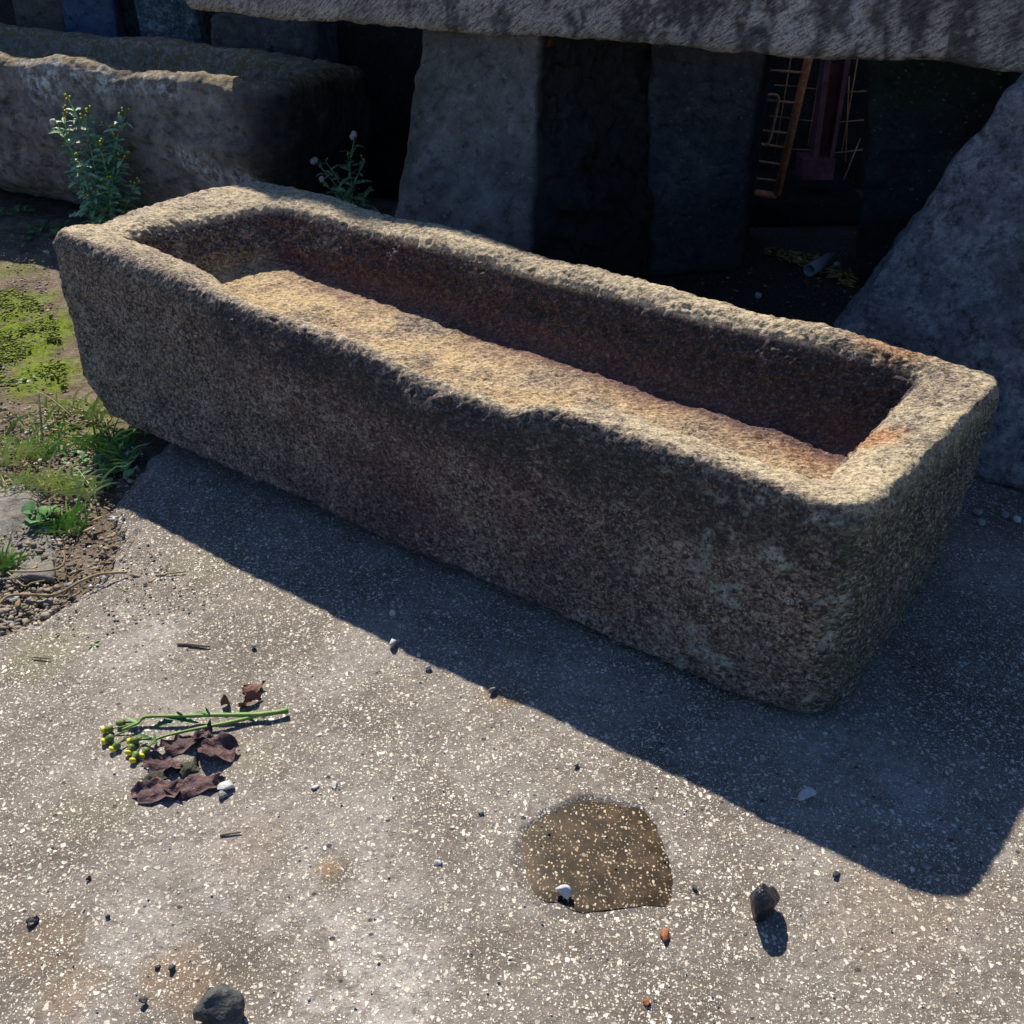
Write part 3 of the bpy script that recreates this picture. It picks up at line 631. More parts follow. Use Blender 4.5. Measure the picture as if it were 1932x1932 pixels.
v, f = prism(c4(822, 860, 3.25), c4(975, -60, 3.25), .012, .016, .05); meshobj('flange', v, f, MAT['purple'], parent=post, smooth=False)
v, f = prism(c4(765, 850, 3.29), c4(893, -60, 3.29), .036, .045, .006); meshobj('web', v, f, MAT['purple'], parent=post, smooth=False)
a_, b_ = c4(715, 1005, 3.235), c4(732, 845, 3.235); v, f = prism(a_, b_, .097, .100, .09); meshobj('foot_plate', v, f, MAT['purple'], parent=post, smooth=False)
wm = tag(empty('wire_mesh', c4(900, 900, 3.36)), 'dark wire mesh panel hanging behind the maroon post', 'wire mesh')
parts = []
for x0, y0, x1, y1 in ((1045, -50, 900, 800), (765, -40, 640, 740), (520, 0, 360, 960), (960, 200, 930, 860)): parts.append(tube([c4(x0, y0, 3.36), c4(x1, y1, 3.36)], .0022, 5))
for x0, y0, x1, y1 in ((940, 325, 1120, 316), (890, 557, 1100, 538), (850, 795, 1080, 768), (600, 292, 760, 305), (560, 538, 690, 550), (500, 765, 650, 772), (380, 270, 600, 285), (340, 510, 560, 530)): parts.append(tube([c4(x0, y0, 3.355), c4(x1, y1, 3.355)], .0022, 5))
parts.append(tube([c4(1045, 685, 3.30), c4(915, 1005, 3.24)], .0022, 5))
v, f = join(parts); meshobj('wire_grid', v, f, MAT['rustw'], parent=wm)
# pipe
p0 = gz(1527, 510, .018); p1 = gz(1566, 488, .018); dv = (p1-p0)/np.linalg.norm(p1-p0)
Vp = []; Fp = []; nn = 20
a = np.cross(dv, [0, 0, 1]); b = np.cross(dv, a)
for (pp, rr) in ((p0, .018), (p1, .018), (p1, .0145), (p0, .0145)):
    for k in range(nn): th = 2*pi*k/nn; Vp.append(pp+rr*(cos(th)*a+sin(th)*b))
for i in range(4):
    for k in range(nn): Fp.append((i*nn+k, i*nn+(k+1) % nn, ((i+1) % 4)*nn+(k+1) % nn, ((i+1) % 4)*nn+k))
tag(meshobj('pipe_piece', Vp, Fp, MAT['pvc'], loc=(p0+p1)/2*np.array([1, 1, 0])), 'short cut piece of grey plastic pipe lying on the dark ground', 'pipe')
# ---------------------------------------------------------------- pebbles and lumps
def ico(sub=3):
    import bmesh
    bm = bmesh.new(); bmesh.ops.create_icosphere(bm, subdivisions=sub, radius=1)
    V = np.array([v.co[:] for v in bm.verts]); F = np.array([[v.index for v in f.verts] for f in bm.faces]); bm.free(); return V, F
ICO = ico(4); ICO2 = ico(2)
def lump(px, py, sx, sy, sz, mat, name, label, cat, sd, rot=0., facet=.25, group=None, z0=0., sink=.25, hi=False):
    V, F = ICO if hi else ICO2; V = V.copy()
    rs = np.random.RandomState(sd)
    for _ in range(9):                                   # knock flat facets off
        nrm = rs.normal(size=3); nrm /= np.linalg.norm(nrm); t = V@nrm; lim = 1-facet*(.5+rs.rand()); V = V-np.maximum(t-lim, 0)[:, None]*nrm*.9
    V = V*(1+.22*fbm(V+sd, 1.8, 2, sd=sd)[:, None])
    V = V*np.array([sx, sy, sz]); c, s = cos(rot), sin(rot); V = V@np.array([[c, s, 0], [-s, c, 0], [0, 0, 1]])
    V[:, 2] += sz*(1-sink); base = gz(px, py, z0)
    return tag(meshobj(name, V+base, F, mat, loc=base, smooth=hi), label, cat, group)
PG = 'small stones lying loose on the paving'
PEB = [
    (1518, 1506, .012, .011, .009, 'peb', 'white faceted pebble in the trough shadow near the right'),
    (740, 1160, .009, .006, .006, 'peb', 'bluish pebble in the trough shadow below its front face'),
    (742, 1220, .007, .008, .008, 'peb', 'pale pebble on the edge of the trough shadow'),
    (810, 1262, .0055, .005, .005, 'peb', 'tiny round pale pebble just outside the trough shadow'),
    (792, 1237, .005, .004, .003, 'peb', 'flat little pebble inside the shadow beside the tiny round one'),
    (425, 1487, .012, .008, .008, 'peb', 'pale pebble beside the purple dead leaves'),
    (424, 1503, .007, .006, .006, 'pebg', 'grey pebble touching the pale one by the dead leaves'),
    (1060, 1690, .009, .008, .010, 'peb', 'pale grey pebble poking out of the brown puddle'),
    (1577, 1652, .006, .004, .004, 'wdark', 'small black crumb just below the shadow corner'),
    (1312, 1682, .006, .005, .005, 'wdark', 'small dark brown crumb right of the puddle'),
    (1255, 1772, .008, .006, .006, 'pebo', 'orange brick chip below the puddle'),
    (1220, 1892, .005, .004, .004, 'pebo', 'tiny red stone chip near the bottom edge'),
    (1742, 1636, .007, .005, .004, 'pebg', 'grey pebble in the lower corner of the shadow'),
    (1655, 1578, .004, .003, .003, 'pebg', 'tiny grit stone in the shadow left of its corner'),
    (480, 1222, .005, .004, .005, 'pebg', 'small blue grey pebble right of the twig'),
    (62, 1742, .010, .005, .005, 'wblack', 'flat black chip near the left edge'),
    (400, 1878, .006, .005, .004, 'wblack', 'small black chip beside the cut off dark stone'),
    (297, 1826, .004, .003, .003, 'wblack', 'black grit speck on the ochre stain, upper one'),
    (327, 1833, .005, .004, .004, 'wdark', 'grey black grit speck right of the other speck'),
    (275, 1890, .006, .005, .005, 'wdark', 'dark crumb between pale chips near the bottom left'),
    (595, 1485, .007, .004, .003, 'peb', 'thin white stone flake right of the dead leaves'),
    (632, 1485, .007, .005, .003, 'peb', 'triangular pale flake beyond the thin white one'),
    (168, 1660, .004, .003, .003, 'wblack', 'lone black speck on the plain paving at left'),
    (205, 1730, .004, .003, .003, 'wdark', 'lone dark speck nearer the bottom left'),
    (827, 1632, .005, .004, .003, 'peb', 'small pale pebble left of the puddle'),
    (1085, 1445, .005, .004, .004, 'pebg', 'grey pebble just above the puddle'),
    (905, 1535, .005, .004, .003, 'pebg', 'small grey pebble upper left of the puddle'),
    (930, 1305, .008, .005, .006, 'pebg', 'grey pebble on the shadow edge above the ochre stain'),
]
for i, (x, y, a, b, c, mt, lb) in enumerate(PEB): lump(x, y, a*1.25, b*1.25, c*1.1, MAT[mt], 'pebble', lb, 'pebble', 100+i, i*1.3, .55, PG, z0=-.004 if i == 7 else .0)
SG = 'small stones on the soil'
for i, (x, y, a, b, c, mt, lb) in enumerate([
    (88, 480, .014, .012, .013, 'peb', 'pale blue stone beside the upper left corner of the trough'),
    (200, 1098, .014, .009, .009, 'peb', 'pale angular stone on the crumbled soil edge'),
    (133, 1115, .018, .012, .012, 'pebg', 'grey angular stone touching the dry curved stalk'),
    (22, 1132, .014, .011, .006, 'peb', 'cream flat stone at the left edge below the grass'),
    (213, 985, .011, .008, .007, 'peb', 'white stone on the broken corner of the paving'),
    (170, 968, .010, .008, .006, 'pebg', 'grey stone right of the middle grass tuft'),
    (285, 1033, .008, .006, .006, 'peb', 'whitish stone on soil close to the shadow line'),
    (20, 1180, .010, .007, .007, 'pebg', 'grey stone in the grit near the left edge'),
    (90, 590, .008, .006, .005, 'peb', 'little white stone lying on the moss'),
    (75, 545, .010, .007, .004, 'peb', 'flat white stone above the moss patch')]):
    lump(x, y, a, b, c, MAT[mt], 'pebble', lb, 'pebble', 300+i, i*.9, .6, SG, z0=-.012)
lump(1578, 505, .012, .012, .010, MAT['peb'], 'pebble', 'white pebble beside the cut grey pipe', 'pebble', 401)
lump(1430, 562, .010, .010, .010, MAT['peb'], 'pebble', 'whitish pebble on dark ground behind the trough', 'pebble', 402)
for i, (x, y, lb) in enumerate([(1842, 970, 'grey stone at the foot of the boulder pillar, nearest the trough'), (1895, 975, 'rough grey stone at the foot of the boulder pillar, middle one'), (1918, 985, 'pale stone at the foot of the boulder pillar, by the right edge'), (1850, 990, 'small brown stone below the boulder pillar foot')]):
    lump(x, y, .010, .008, .007, MAT['peb' if i == 2 else 'pebg'], 'pebble', lb, 'pebble', 410+i, i, .3, 'stones at the foot of the boulder pillar')
# the two dark stones
lump(1440, 1728, .025, .022, .029, MAT['wblack'], 'dark_stone', 'black angular stone standing on the paving right of the puddle', 'stone', 15, .9, .5, hi=True)
lump(420, 1925, .024, .024, .024, MAT['wdark'], 'dark_stone', 'dark rounded stone cut by the bottom edge, grey on top', 'stone', 77, .4, .35, hi=True)
# ---------------------------------------------------------------- leaves, stalks, weeds
def curl_leaf(cpx, cpy, lx, ly, rot, mat, label, sd, curl=.01, lift=.002, name='dead_leaf', lob=.12):
    n, m_ = 22, 14; V = []; F = []; base = gz(cpx, cpy)
    rs = np.random.RandomState(sd); ph = rs.rand(4)*6
    for i in range(n+1):
        for j in range(m_+1):
            r = j/m_; th = 2*pi*i/n
            rr = r*(1+lob*sin(5*th+ph[0])+.6*lob*sin(11*th+ph[1])+.4*lob*sin(17*th+ph[2]))
            x, y = rr*lx*cos(th), rr*ly*sin(th)
            zz = lift+.004*(1-r)+curl*(.5+.5*sin(2*th+ph[3]))*r**2+.0045*sin(x*260+y*120+ph[1])*r+.004*sin(y*310-x*90+ph[2])*r
            V.append((x*cos(rot)-y*sin(rot), x*sin(rot)+y*cos(rot), max(.0012, zz)))
    V = np.array(V); V[:, 2] += .0015*fbm(V, 120, 2, sd=sd)
    for i in range(n):
        for j in range(m_): a = i*(m_+1)+j; F.append((a, a+m_+1, a+m_+2, a+1))
    o = tag(meshobj(name, V+base, F, mat, loc=base), label, 'leaf', 'dead leaves lying around the fallen sprig')
    return o
def c6(x, y, z=0.): return gz((150+x/3.513)/1.06, (1250+y/3.513)/1.06, z)
def c6p(x, y): return ((150+x/3.513)/1.06, (1250+y/3.513)/1.06)
for (x, y, lx, ly, rot, mt, lb, cu) in [
    (1255, 460, .020, .013, .3, 'deadb', 'reddish brown curled leaf uppermost behind the green stem', .012),
    (1240, 555, .022, .009, .6, 'deadb', 'orange brown folded leaf touching the thick end of the stem', .012),
    (1065, 570, .009, .010, .2, 'deadb', 'tiny orange brown curled leaf behind the middle of the stem', .012),
    (760, 850, .033, .020, .5, 'dead', 'dark purple leaf just below the thinner stem', .010),
    (1005, 900, .036, .027, -.3, 'dead', 'big crumpled purple leaf right of the others below the stem', .016),
    (620, 995, .036, .017, -.2, 'dead', 'purple leaf with a pink left tip beside the yellow flowers', .012),
    (900, 790, .020, .012, 1.0, 'dead', 'small dark curled leaf right under the fork of the two stems', .014),
    (800, 1010, .020, .014, .7, 'deadg', 'blackish green leaf bit in the middle of the dead leaf clump', .006),
    (560, 1080, .022, .012, .4, 'deadg', 'greenish black leaf scrap under the pink tipped leaf', .005),
    (590, 1180, .042, .024, .1, 'dead', 'flat ragged purple leaf lowest on the left', .004),
    (850, 1135, .044, .022, .35, 'dead', 'flat ragged purple leaf lowest on the right, by the pale pebble', .005)]:
    p = c6p(x, y); curl_leaf(p[0], p[1], lx*.80, ly*.80, rot, MAT[mt], lb, int(x), cu)
spr = tag(empty('flower_sprig', c6(900, 640)), 'broken green sprig with yellow buds lying on the paving', 'sprig')
def path6(pts): return smoothpath([c6(x, y, z) for x, y, z in pts])
P_ = path6([(1500, 600, .008), (1290, 628, .010), (1000, 632, .011), (760, 640, .012), (500, 645, .012), (440, 690, .010), (330, 735, .009)])
v, f = tube(P_, list(np.linspace(.0038, .0015, len(P_))*(1+.12*np.sin(np.arange(len(P_))*1.7))), 8); meshobj('stem', v, f, MAT['stemg'], parent=spr)
P_ = path6([(1290, 632, .008), (1150, 670, .008), (940, 712, .008), (780, 745, .008), (600, 790, .008), (540, 830, .007)])
v, f = tube(P_, list(np.linspace(.0030, .0014, len(P_))), 8); meshobj('stem', v, f, MAT['stemg'], parent=spr)
def budmesh(p, d, L, r):
    d = np.array(d, float); d /= np.linalg.norm(d); p = np.array(p)
    return tube([p, p+d*L*.2, p+d*L*.5, p+d*L*.8, p+d*L], [r*.5, r*1.15, r, r*.8, r*.7], 8), tube([p+d*L*.9, p+d*L*1.08, p+d*L*1.3, p+d*L*1.36], [r*.65, r*1.0, r*.9, r*.3], 8)
for x, y, sx, sy in ((215, 735, 330, 715), (215, 810, 340, 750), (275, 860, 360, 790), (385, 878, 430, 800), (412, 940, 470, 840), (495, 890, 540, 835), (300, 690, 420, 680), (400, 815, 500, 800)):
    a_ = c6(sx, sy, .009); b_ = c6(x, y, .006); (v, f), (v2, f2) = budmesh(a_+(b_-a_)*.55, b_-a_, max(.011, np.linalg.norm(b_-a_)*.5), .0050)
    st_ = tube([c6(sx+40, sy-10, .010), a_, a_+(b_-a_)*.6], .0011, 5); v, f = join([(v, f), st_]); meshobj('bud', v, f, MAT['bud'], parent=spr); 
    if y > 700: meshobj('florets', v2, f2, MAT['yellow'], parent=spr)
def strip(pts, wid, nrm=(0, 0, 1), fold=.25):
    """leaf blade along pts, widths wid, slightly folded on its midrib"""
    V = []; F = []; m_ = len(pts); pts = [np.array(p, float) for p in pts]
    for i, p in enumerate(pts):
        t = pts[min(i+1, m_-1)]-pts[max(i-1, 0)]; t /= np.linalg.norm(t)+1e-9; s = np.cross(t, nrm); s /= np.linalg.norm(s)+1e-9; un = np.cross(s, t)
        V += [p-s*wid[i]+un*wid[i]*fold, p, p+s*wid[i]+un*wid[i]*fold]
    for i in range(m_-1):
        a = i*3; F += [(a, a+3, a+4, a+1), (a+1, a+4, a+5, a+2)]
    return V, F
def lobed(p, d, L, wmax, rnd, droop=.3, nrm=None):
    p = np.array(p, float); d = np.array(d, float); d /= np.linalg.norm(d); n = 15; pts = []; wd = []
    for i in range(n):
        t = i/(n-1); pts.append(p+d*L*t+np.array([0, 0, -droop*L*t*t]))
        env = wmax*(sin(pi*min(1, t*.85+.12))**.7); wd.append(max(.0006, env*(.28+.72*(1 if i % 3 == 1 else .35 if i % 3 == 0 else .6))*(1-.15*rnd.random())))
    wd[-1] = .0004
    return strip(pts, wd, nrm if nrm is not None else (rnd.uniform(-.5, .5), rnd.uniform(-.8, .2), 1))
# broken leaf bits on the sprig
rnd = random.Random(4)
bits = [lobed(c6(440, 690, .010), c6(330, 640, .014)-c6(440, 690, .01), .022, .004, rnd, 0), lobed(c6(500, 650, .010), c6(380, 700, .004)-c6(500, 650, .01), .03, .005, rnd, 0), lobed(c6(560, 820, .008), c6(430, 760, .012)-c6(560, 820, .01), .028, .005, rnd, 0), lobed(c6(560, 820, .008), c6(560, 760, .012)-c6(560, 820, .01), .014, .004, rnd, 0), lobed(c6(1200, 640, .008), c6(1290, 700, .004)-c6(1200, 640, .01), .018, .004, rnd, 0), lobed(c6(720, 650, .012), c6(590, 700, .004)-c6(720, 650, .012), .035, .006, rnd, .0), lobed(c6(960, 630, .012), c6(780, 570, .02)-c6(960, 630, .012), .02, .004, rnd, 0), lobed(c6(760, 640, .012), c6(700, 600, .022)-c6(760, 640, .01), .012, .003, rnd, 0), lobed(c6(950, 640, .012), c6(910, 570, .025)-c6(950, 640, .01), .015, .003, rnd, 0), lobed(c6(640, 650, .012), c6(880, 690, .004)-c6(640, 650, .012), .045, .006, rnd, 0)]
for v, f in bits: meshobj('leaf', v, f, MAT['weed'], parent=spr)
def groundsel(base, tops, label, seed, leaves=9, leafL=.055, basal=14, nflow=3, fluffs=()):
    rnd = random.Random(seed); base = np.array(base); root = tag(empty('groundsel_plant', base), label, 'weed', 'flowering weeds behind the trough')
    leafparts = []
    for ti, tp in enumerate(tops):
        tp = np.array(tp); b0 = base+np.array([rnd.uniform(-.03, .03), rnd.uniform(-.02, .02), 0])
        mid = b0*.5+tp*.5+np.array([rnd.uniform(-.02, .02), rnd.uniform(-.02, .02), .02]); P_ = smoothpath([b0, mid, tp], 8)
        v, f = tube(P_, list(np.linspace(.0032, .0013, len(P_))), 6); meshobj('stem', v, f, MAT['leafg'], parent=root)
        for k in range(leaves):
            t = .08+.86*k/leaves; p = P_[int(t*(len(P_)-1))]; th = k*2.4+ti; L = leafL*(1.15-.6*t)*rnd.uniform(.7, 1.2)
            leafparts.append(lobed(p, (cos(th), sin(th)*.8-.15, rnd.uniform(.2, .9)), L, L*.20, rnd, rnd.uniform(.2, .6)))
        for k in range(nflow):
            d = np.array([rnd.uniform(-1, 1), rnd.uniform(-1, .3), rnd.uniform(.8, 1.6)]); p = tp+np.array([rnd.uniform(-.014, .014), rnd.uniform(-.01, .01), rnd.uniform(-.012, .010)])
            (v, f), (v2, f2) = budmesh(p, d, .008, .0028); s_ = tube([tp-np.array([0, 0, .012]), p], .0008, 5); v, f = join([(v, f), s_])
            fl = meshobj('flower_head', v, f, MAT['bud'], parent=root)
            if (ti, k) in fluffs:
                q_ = p+d/np.linalg.norm(d)*.012; V, F = ICO2; meshobj('seed_head', V*.0085*(1+.2*np.random.RandomState(k).rand(len(V), 1))+q_, F, MAT['fluff'], parent=root, smooth=False)
            else: meshobj('florets', v2, f2, MAT['yellow'], parent=root)
    for k in range(basal):
        th = k*2.39; L = leafL*rnd.uniform(1.0, 1.9); leafparts.append(lobed(base+np.array([rnd.uniform(-.05, .05), rnd.uniform(-.04, .03), .01]), (cos(th), sin(th)*.7-.2, rnd.uniform(.2, 1.0)), L, L*.15, rnd, rnd.uniform(.3, .8)))
    v, f = join(leafparts); meshobj('foliage', v, f, MAT['leafg'], parent=root)
    return root
YP = 3.10
b_ = gz(212, 452); b_ = np.array([b_[0], b_[1], -.01]); YP = b_[1]
tops = [gy(x, y, YP+dy) for x, y, dy in ((130, 188, .02), (118, 212, 0), (168, 208, .03), (108, 232, -.03), (160, 226, -.02), (238, 212, .0), (205, 236, .02), (222, 250, -.02), (188, 272, -.05), (150, 300, -.08), (236, 292, -.04), (203, 345, -.09), (255, 345, -.05), (170, 365, -.1))]
groundsel(b_, tops, 'tall bushy weed with yellow buds in front of the mossy old trough', 5, leaves=40, leafL=.066, basal=130, nflow=4, fluffs=((3, 0),))
b_ = gz(668, 455); YP = b_[1]
tops = [gy(x, y, YP+dy) for x, y, dy in ((668, 262, 0), (655, 285, .02), (596, 305, -.03), (612, 300, .01), (690, 300, .0), (606, 340, -.04), (697, 355, .02))]
groundsel(b_, tops, 'thin weed with white seed heads in the dark gap left of middle pillar', 9, leaves=14, leafL=.066, basal=24, nflow=2, fluffs=((0, 0), (0, 1), (2, 0), (2, 1), (5, 0)))
def rosette(px, py, n, L, label, seed, z0=-.015, mat='weed', wid=.28, name='small_weed', spread=.02, zup=(.1, .8)):
    rnd = random.Random(seed); b = gz(px, py, z0); parts = []
    for k in range(n):
        th = rnd.uniform(0, 2*pi); l = L*rnd.uniform(.6, 1.2); p = b+np.array([rnd.uniform(-spread, spread), rnd.uniform(-spread, spread), 0]); d = np.array([cos(th), sin(th), rnd.uniform(*zup)])
        d /= np.linalg.norm(d); pts = [p+d*l*t-np.array([0, 0, .25*l*t*t]) for t in np.linspace(0, 1, 8)]
        wd = [l*wid*s for s in (.05, .07, .4, .85, 1, .9, .55, .06)]; parts.append(strip(pts, wd, (rnd.uniform(-.4, .4), rnd.uniform(-.4, .4), 1)))
    v, f = join(parts); return tag(meshobj(name, v, f, MAT[mat], loc=b), label, 'weed', 'small green weeds on the soil')
rosette(85, 437, 60, .030, 'low round leaved weed left of the tall flowering weed', 3, spread=.085)
rosette(20, 402, 30, .028, 'small leafy weed at the far left edge in shade', 4, spread=.05)
rosette(190, 905, 26, .034, 'broad leaved weed at the lower left corner of the trough', 6, spread=.05)
rosette(155, 870, 16, .030, 'clover like weed left of the trough corner', 8, spread=.04)
rosette(75, 985, 10, .045, 'fresh broad green leaves beside the middle grass tuft', 7, z0=-.005, spread=.02, zup=(.4, 1.2))
rosette(245, 862, 12, .036, 'dull leaves half under the trough near its left end', 12, z0=-.01, spread=.04)
rosette(52, 718, 14, .018, 'tiny sprouting weed on the mossy soil', 13, spread=.02)
rosette(172, 1218, 5, .010, 'tiny green sprout growing from the paving at left', 14, z0=0, spread=.006)
def tuft(px, py, n, L, label, seed, mat='grass', spread=.03, z0=-.018, wid=.0026, lean=.85):
    rnd = random.Random(seed); b = gz(px, py, z0); parts = []; n = int(n*1.15)
    for k in range(n):
        p = b+np.array([max(-1.3*spread, min(1.3*spread, rnd.gauss(0, spread*.8))), max(-spread, min(spread, rnd.gauss(0, spread*.6))), 0]); th = rnd.uniform(0, 2*pi); l = L*rnd.uniform(.45, 1.2); h = rnd.uniform(.6, 1.)
        out = np.array([cos(th), sin(th), 0])*l*lean*rnd.uniform(.2, 1.1); pts = []
        for t in np.linspace(0, 1, 7): pts.append(p+out*t**1.6+np.array([0, 0, l*h*(t-.45*t*t*rnd.uniform(.7, 1.1))]))
        w0 = wid*rnd.uniform(.6, 1.3); parts.append(strip(pts, [w0*.8, w0, w0, w0*.9, w0*.7, w0*.45, .0002], (sin(th), -cos(th)-.5, .3), .15))
    v, f = join(parts); return tag(meshobj('grass_tuft', v, f, MAT[mat], loc=b), label, 'grass', 'grass tufts on the soil')
tuft(40, 868, 55, .095, 'yellowish grass tuft nearest the left edge below the moss', 1, 'grassy', .035)
tuft(95, 920, 40, .075, 'pale grass tuft between the moss and the middle green tuft', 2, 'grassy', .03)
tuft(195, 845, 60, .085, 'green grass growing against the lower left corner of the trough', 3, 'grass', .035)
tuft(125, 1000, 70, .075, 'bright green grass tuft on the crack beside the pale concrete piece', 4, 'grass', .024)
tuft(10, 1078, 34, .085, 'green grass tuft at the left edge on the pale concrete piece', 5, 'grass', .015)
tuft(120, 770, 22, .06, 'sparse grass beside the trough under the moss', 6, 'grassy', .03)
tuft(235, 830, 30, .05, 'short grass in the shadow under the trough end', 7, 'grass', .03)
tuft(60, 820, 20, .08, 'thin straggling grass just below the moss patch', 8, 'grass', .05)
tuft(150, 935, 30, .10, 'straggling grass leaning right of the pale tuft, on bare soil', 9, 'grassy', .03, lean=1.1)
tuft(20, 920, 30, .085, 'dry yellow grass at the left edge above the pale concrete piece', 10, 'grassy', .03, lean=.9)
tuft(185, 790, 26, .10, 'long thin grass leaning against the left end of the trough', 11, 'grassy', .025, lean=1.0)
tuft(205, 880, 30, .07, 'dark green grass tuft in front of the broad leaved weed', 12, 'grass', .03, lean=.9)
tuft(75, 860, 30, .08, 'mixed grass tuft between the yellow tuft and the trough', 13, 'grass', .035, lean=.9)
def stalk(pts, r, mat, name, label, cat, group=None):
    P_ = smoothpath([gz(x, y, z) for x, y, z in pts], 6); v, f = tube(P_, r, 6); base = gz(*pts[0][:2])
    return tag(meshobj(name, v, f, MAT[mat], loc=base), label, cat, group)
G1 = 'dry stalks on the soil edge'
stalk([(-10, 1150, .0), (15, 1125, .002), (60, 1122, .004), (105, 1122, .006), (150, 1098, .010), (190, 1083, .010), (240, 1080, .006)], .0022, 'straw', 'dry_stalk', 'long curved dry stalk crossing the soil near the left edge', 'stalk', G1)
stalk([(20, 1078, .01), (70, 1078, .012), (110, 1072, .01), (122, 1055, .012), (118, 1040, .014)], .0018, 'straw', 'dry_stalk', 'curved yellow green stem lying right of the left edge grass', 'stalk', G1)
stalk([(15, 1080, .0), (45, 1105, .0), (60, 1100, .002), (85, 1095, .002)], .0013, 'straw', 'dry_stalk', 'short hooked yellow stem below the left edge grass', 'stalk', G1)
stalk([(70, 738, .012), (100, 755, .03), (140, 790, .012)], .0015, 'straw', 'dry_stalk', 'yellow straw leaning from the moss to the trough', 'stalk', G1)
stalk([(312, 1083, .003), (350, 1078, .003)], .0013, 'straw', 'dry_stalk', 'short pale straw on the paving near the soil edge', 'stalk', G1)
stalk([(80, 830, -.01), (77, 790, .03), (72, 740, .07)], .0022, 'twig', 'dry_stalk', 'thin upright dead stalk standing beside the moss', 'stalk', G1)
# twigs
def twig(a, b, w_, label):
    p = gz(*a, .003); q_ = gz(*b, .003); v, f = tube([p, p*.6+q_*.4+np.array([0, 0, .0008]), q_], [w_, w_*1.1, w_*.8], 6)
    return tag(meshobj('twig', v, f, MAT['twig'], loc=(p+q_)/2*np.array([1, 1, 0])), label, 'twig', 'twigs on the paving')
twig((334, 1214), (396, 1220), .0022, 'flat grey brown twig left of the trough shadow')
twig((415, 1576), (455, 1570), .0014, 'thin dark twig below the dead leaves')
twig((60, 1300-60), (95, 1243), .0012, 'tiny thin twig near the left edge')
# pale broken concrete piece
Q = [gz(-140, 880, -.03), gz(-160, 1100, -.03), gz(70, 1120, -.03), gz(152, 1050, -.03), gz(60, 905, -.03)]
up_ = np.array([0, 0, .023])
cs = {(0, 0, 0): Q[1], (1, 0, 0): gz(118, 1112, -.03), (0, 1, 0): Q[0], (1, 1, 0): gz(75, 930, -.03)}
cs.update({(i, j, 1): p+up_ for (i, j, k_), p in list(cs.items())})
stone('broken_concrete', cs, MAT['chunk'], 'pale broken piece of concrete set in soil at the left edge', 'concrete piece', step=.007, r=.008, amps=((.016, 9), (.006, 30), (.002, 90)), sd=81)
# ---------------------------------------------------------------- uncountable crumbs
def scatter(name, label, cat, mat, poly_px, n, s0, s1, seed, z0=-.015, flat=.6, thin=False):
    rs = np.random.RandomState(seed); poly = [tuple(gz(*p, z0)[:2]) for p in poly_px]; A = np.array(poly); lo, hi = A.min(0), A.max(0); Vs = []; Fs = []; off = 0
    BV, BF = ico(1); cnt = 0
    while cnt < n:
        p = lo+rs.rand(2)*(hi-lo)
        if not inpoly(np.array([[p[0], p[1], 0]]), poly)[0]: continue
        if name == 'moss' and fbm(np.array([[p[0], p[1], 0]]), 14, 3, .6, 5)[0] < rs.uniform(-.12, .25): continue
        s = s0+(s1-s0)*rs.rand()**3
        if thin: sc = np.array([s*rs.uniform(.8, 2.2), s*rs.uniform(.3, .8), s*.12])
        else: sc = np.array([s, s*rs.uniform(.5, 1), s*flat*rs.uniform(.5, 1)])
        v = BV*sc*(1+.35*rs.randn(len(BV), 1)*.5); th = rs.rand()*6.28; c, s_ = cos(th), sin(th); ph = rs.normal()*.3
        v = v@np.array([[cos(ph), 0, sin(ph)], [0, 1, 0], [-sin(ph), 0, cos(ph)]])@np.array([[c, s_, 0], [-s_, c, 0], [0, 0, 1]]); Vs.append(v+np.array([p[0], p[1], z0+sc[2]*.3+rs.rand()*.004])); Fs.append(BF+off); off += len(BV); cnt += 1
    V = np.concatenate(Vs); return tag(meshobj(name, V, np.concatenate(Fs), mat, smooth=False), label, cat, None, 'stuff')
soil_zone = [(-60, 760), (150, 770), (280, 840), (250, 930), (215, 950), (245, 1010), (320, 1060), (330, 1090), (240, 1120), (140, 1170), (40, 1210), (-60, 1230)]
scatter('soil_crumbs', 'brown grit and soil crumbs along the broken paving edge', 'grit', MAT['crumb'], soil_zone, 2600, .0015, .007, 1, -.012)
scatter('pale_grit', 'pale grit scattered on soil at left', 'grit', MAT['peb'], soil_zone, 260, .0012, .0055, 2, -.008)
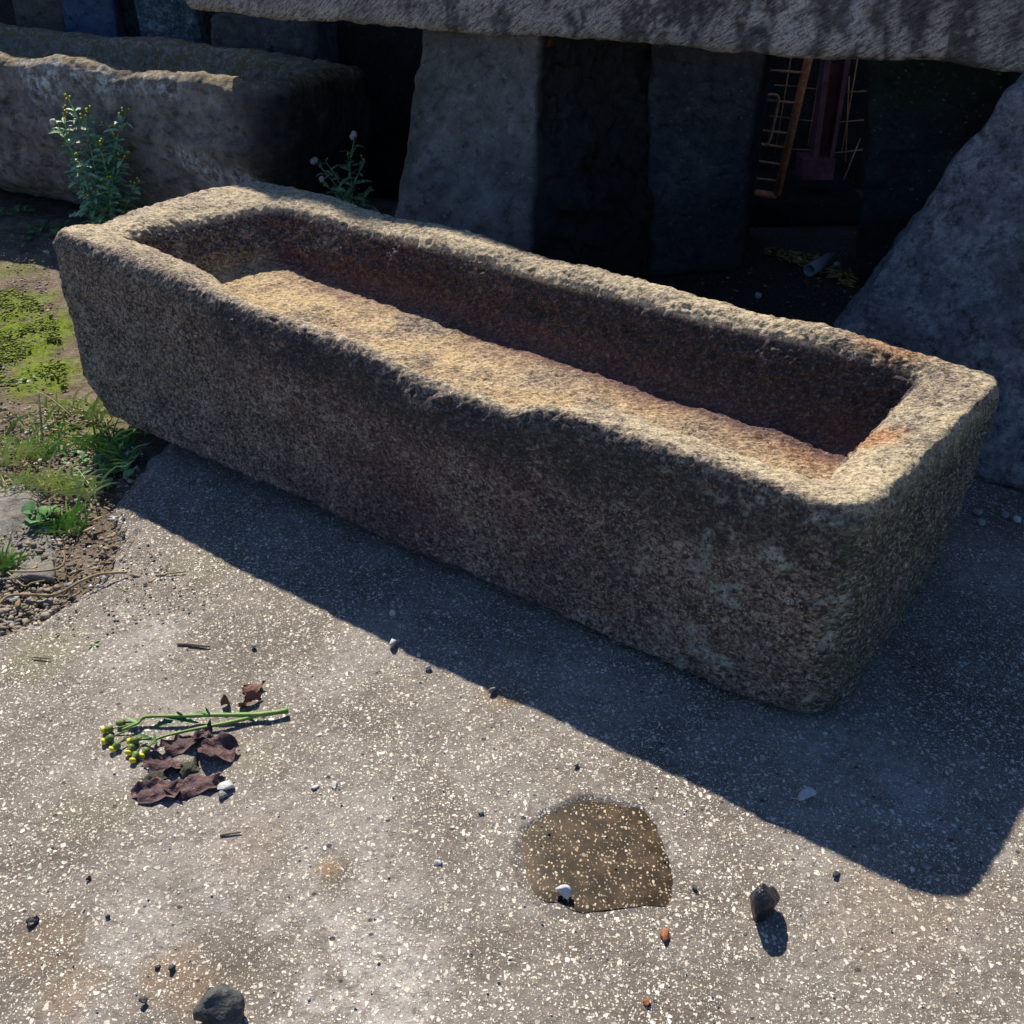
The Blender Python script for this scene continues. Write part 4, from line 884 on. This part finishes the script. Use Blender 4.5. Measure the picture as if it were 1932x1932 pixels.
scatter('grey_gravel', 'fine grey gravel in the corner of soil by the left edge', 'gravel', MAT['crumb'], [(-60, 1130), (110, 1110), (125, 1140), (60, 1190), (-60, 1240)], 500, .003, .009, 3, -.010)
scatter('dead_bits', 'dry leaf and straw bits on the soil', 'leaf litter', MAT['straw'], soil_zone+[], 420, .002, .007, 4, -.004, thin=True)
scatter('soil_crumbs', 'grit and crumbs on the mossy soil left of the trough', 'grit', MAT['crumb'], [(-60, 440), (95, 450), (110, 600), (150, 770), (-60, 760)], 900, .0015, .006, 5, -.012)
scatter('leaf_litter', 'yellowish leaf litter strip on the dark ground behind the trough', 'leaf litter', MAT['litter'], [(1435, 468), (1510, 476), (1560, 492), (1612, 515), (1605, 545), (1560, 520), (1500, 500), (1440, 480)], 330, .003, .016, 6, .004, thin=True)
scatter('yard_litter', 'dark crumbs on the shaded ground under the long block', 'grit', MAT['crumb'], [(1250, 530), (1600, 480), (1620, 600), (1400, 620)], 200, .002, .008, 7, .0)
scatter('sand_grains', 'loose grains of sand and chips over the paving', 'grit', MAT['peb'], [(0, 1240), (300, 1080), (700, 1200), (1250, 1480), (1900, 1700), (1932, 1932), (0, 1932)], 700, .0006, .0022, 8, .0005)

MAT['mossm'] = plain('moss_cushion', (.26, .33, .045), .9, .6, 90, .002, col2=(.09, .13, .02))
scatter('moss', 'bright green moss cushions on the soil left of the trough', 'moss', MAT['mossm'], [(-60, 570), (20, 545), (60, 560), (112, 610), (118, 680), (128, 730), (90, 745), (40, 720), (-60, 730)], 2400, .0015, .007, 31, -.012, flat=.6)
scatter('paving_dirt', 'dark earth crumbs strewn over the paving next to the soil', 'grit', MAT['crumb'], [(130, 1125), (215, 1075), (245, 1010), (225, 955), (300, 1040), (420, 1130), (330, 1180), (180, 1200), (70, 1210)], 380, .0006, .0036, 32, .001)
scatter('trough_dirt', 'dust and leaf crumbs gathered along the foot of the trough', 'grit', MAT['crumb'], [(300, 852), (700, 1020), (1100, 1185), (1450, 1340), (1440, 1352), (1080, 1210), (690, 1045), (290, 880)], 420, .0008, .0036, 33, .001)
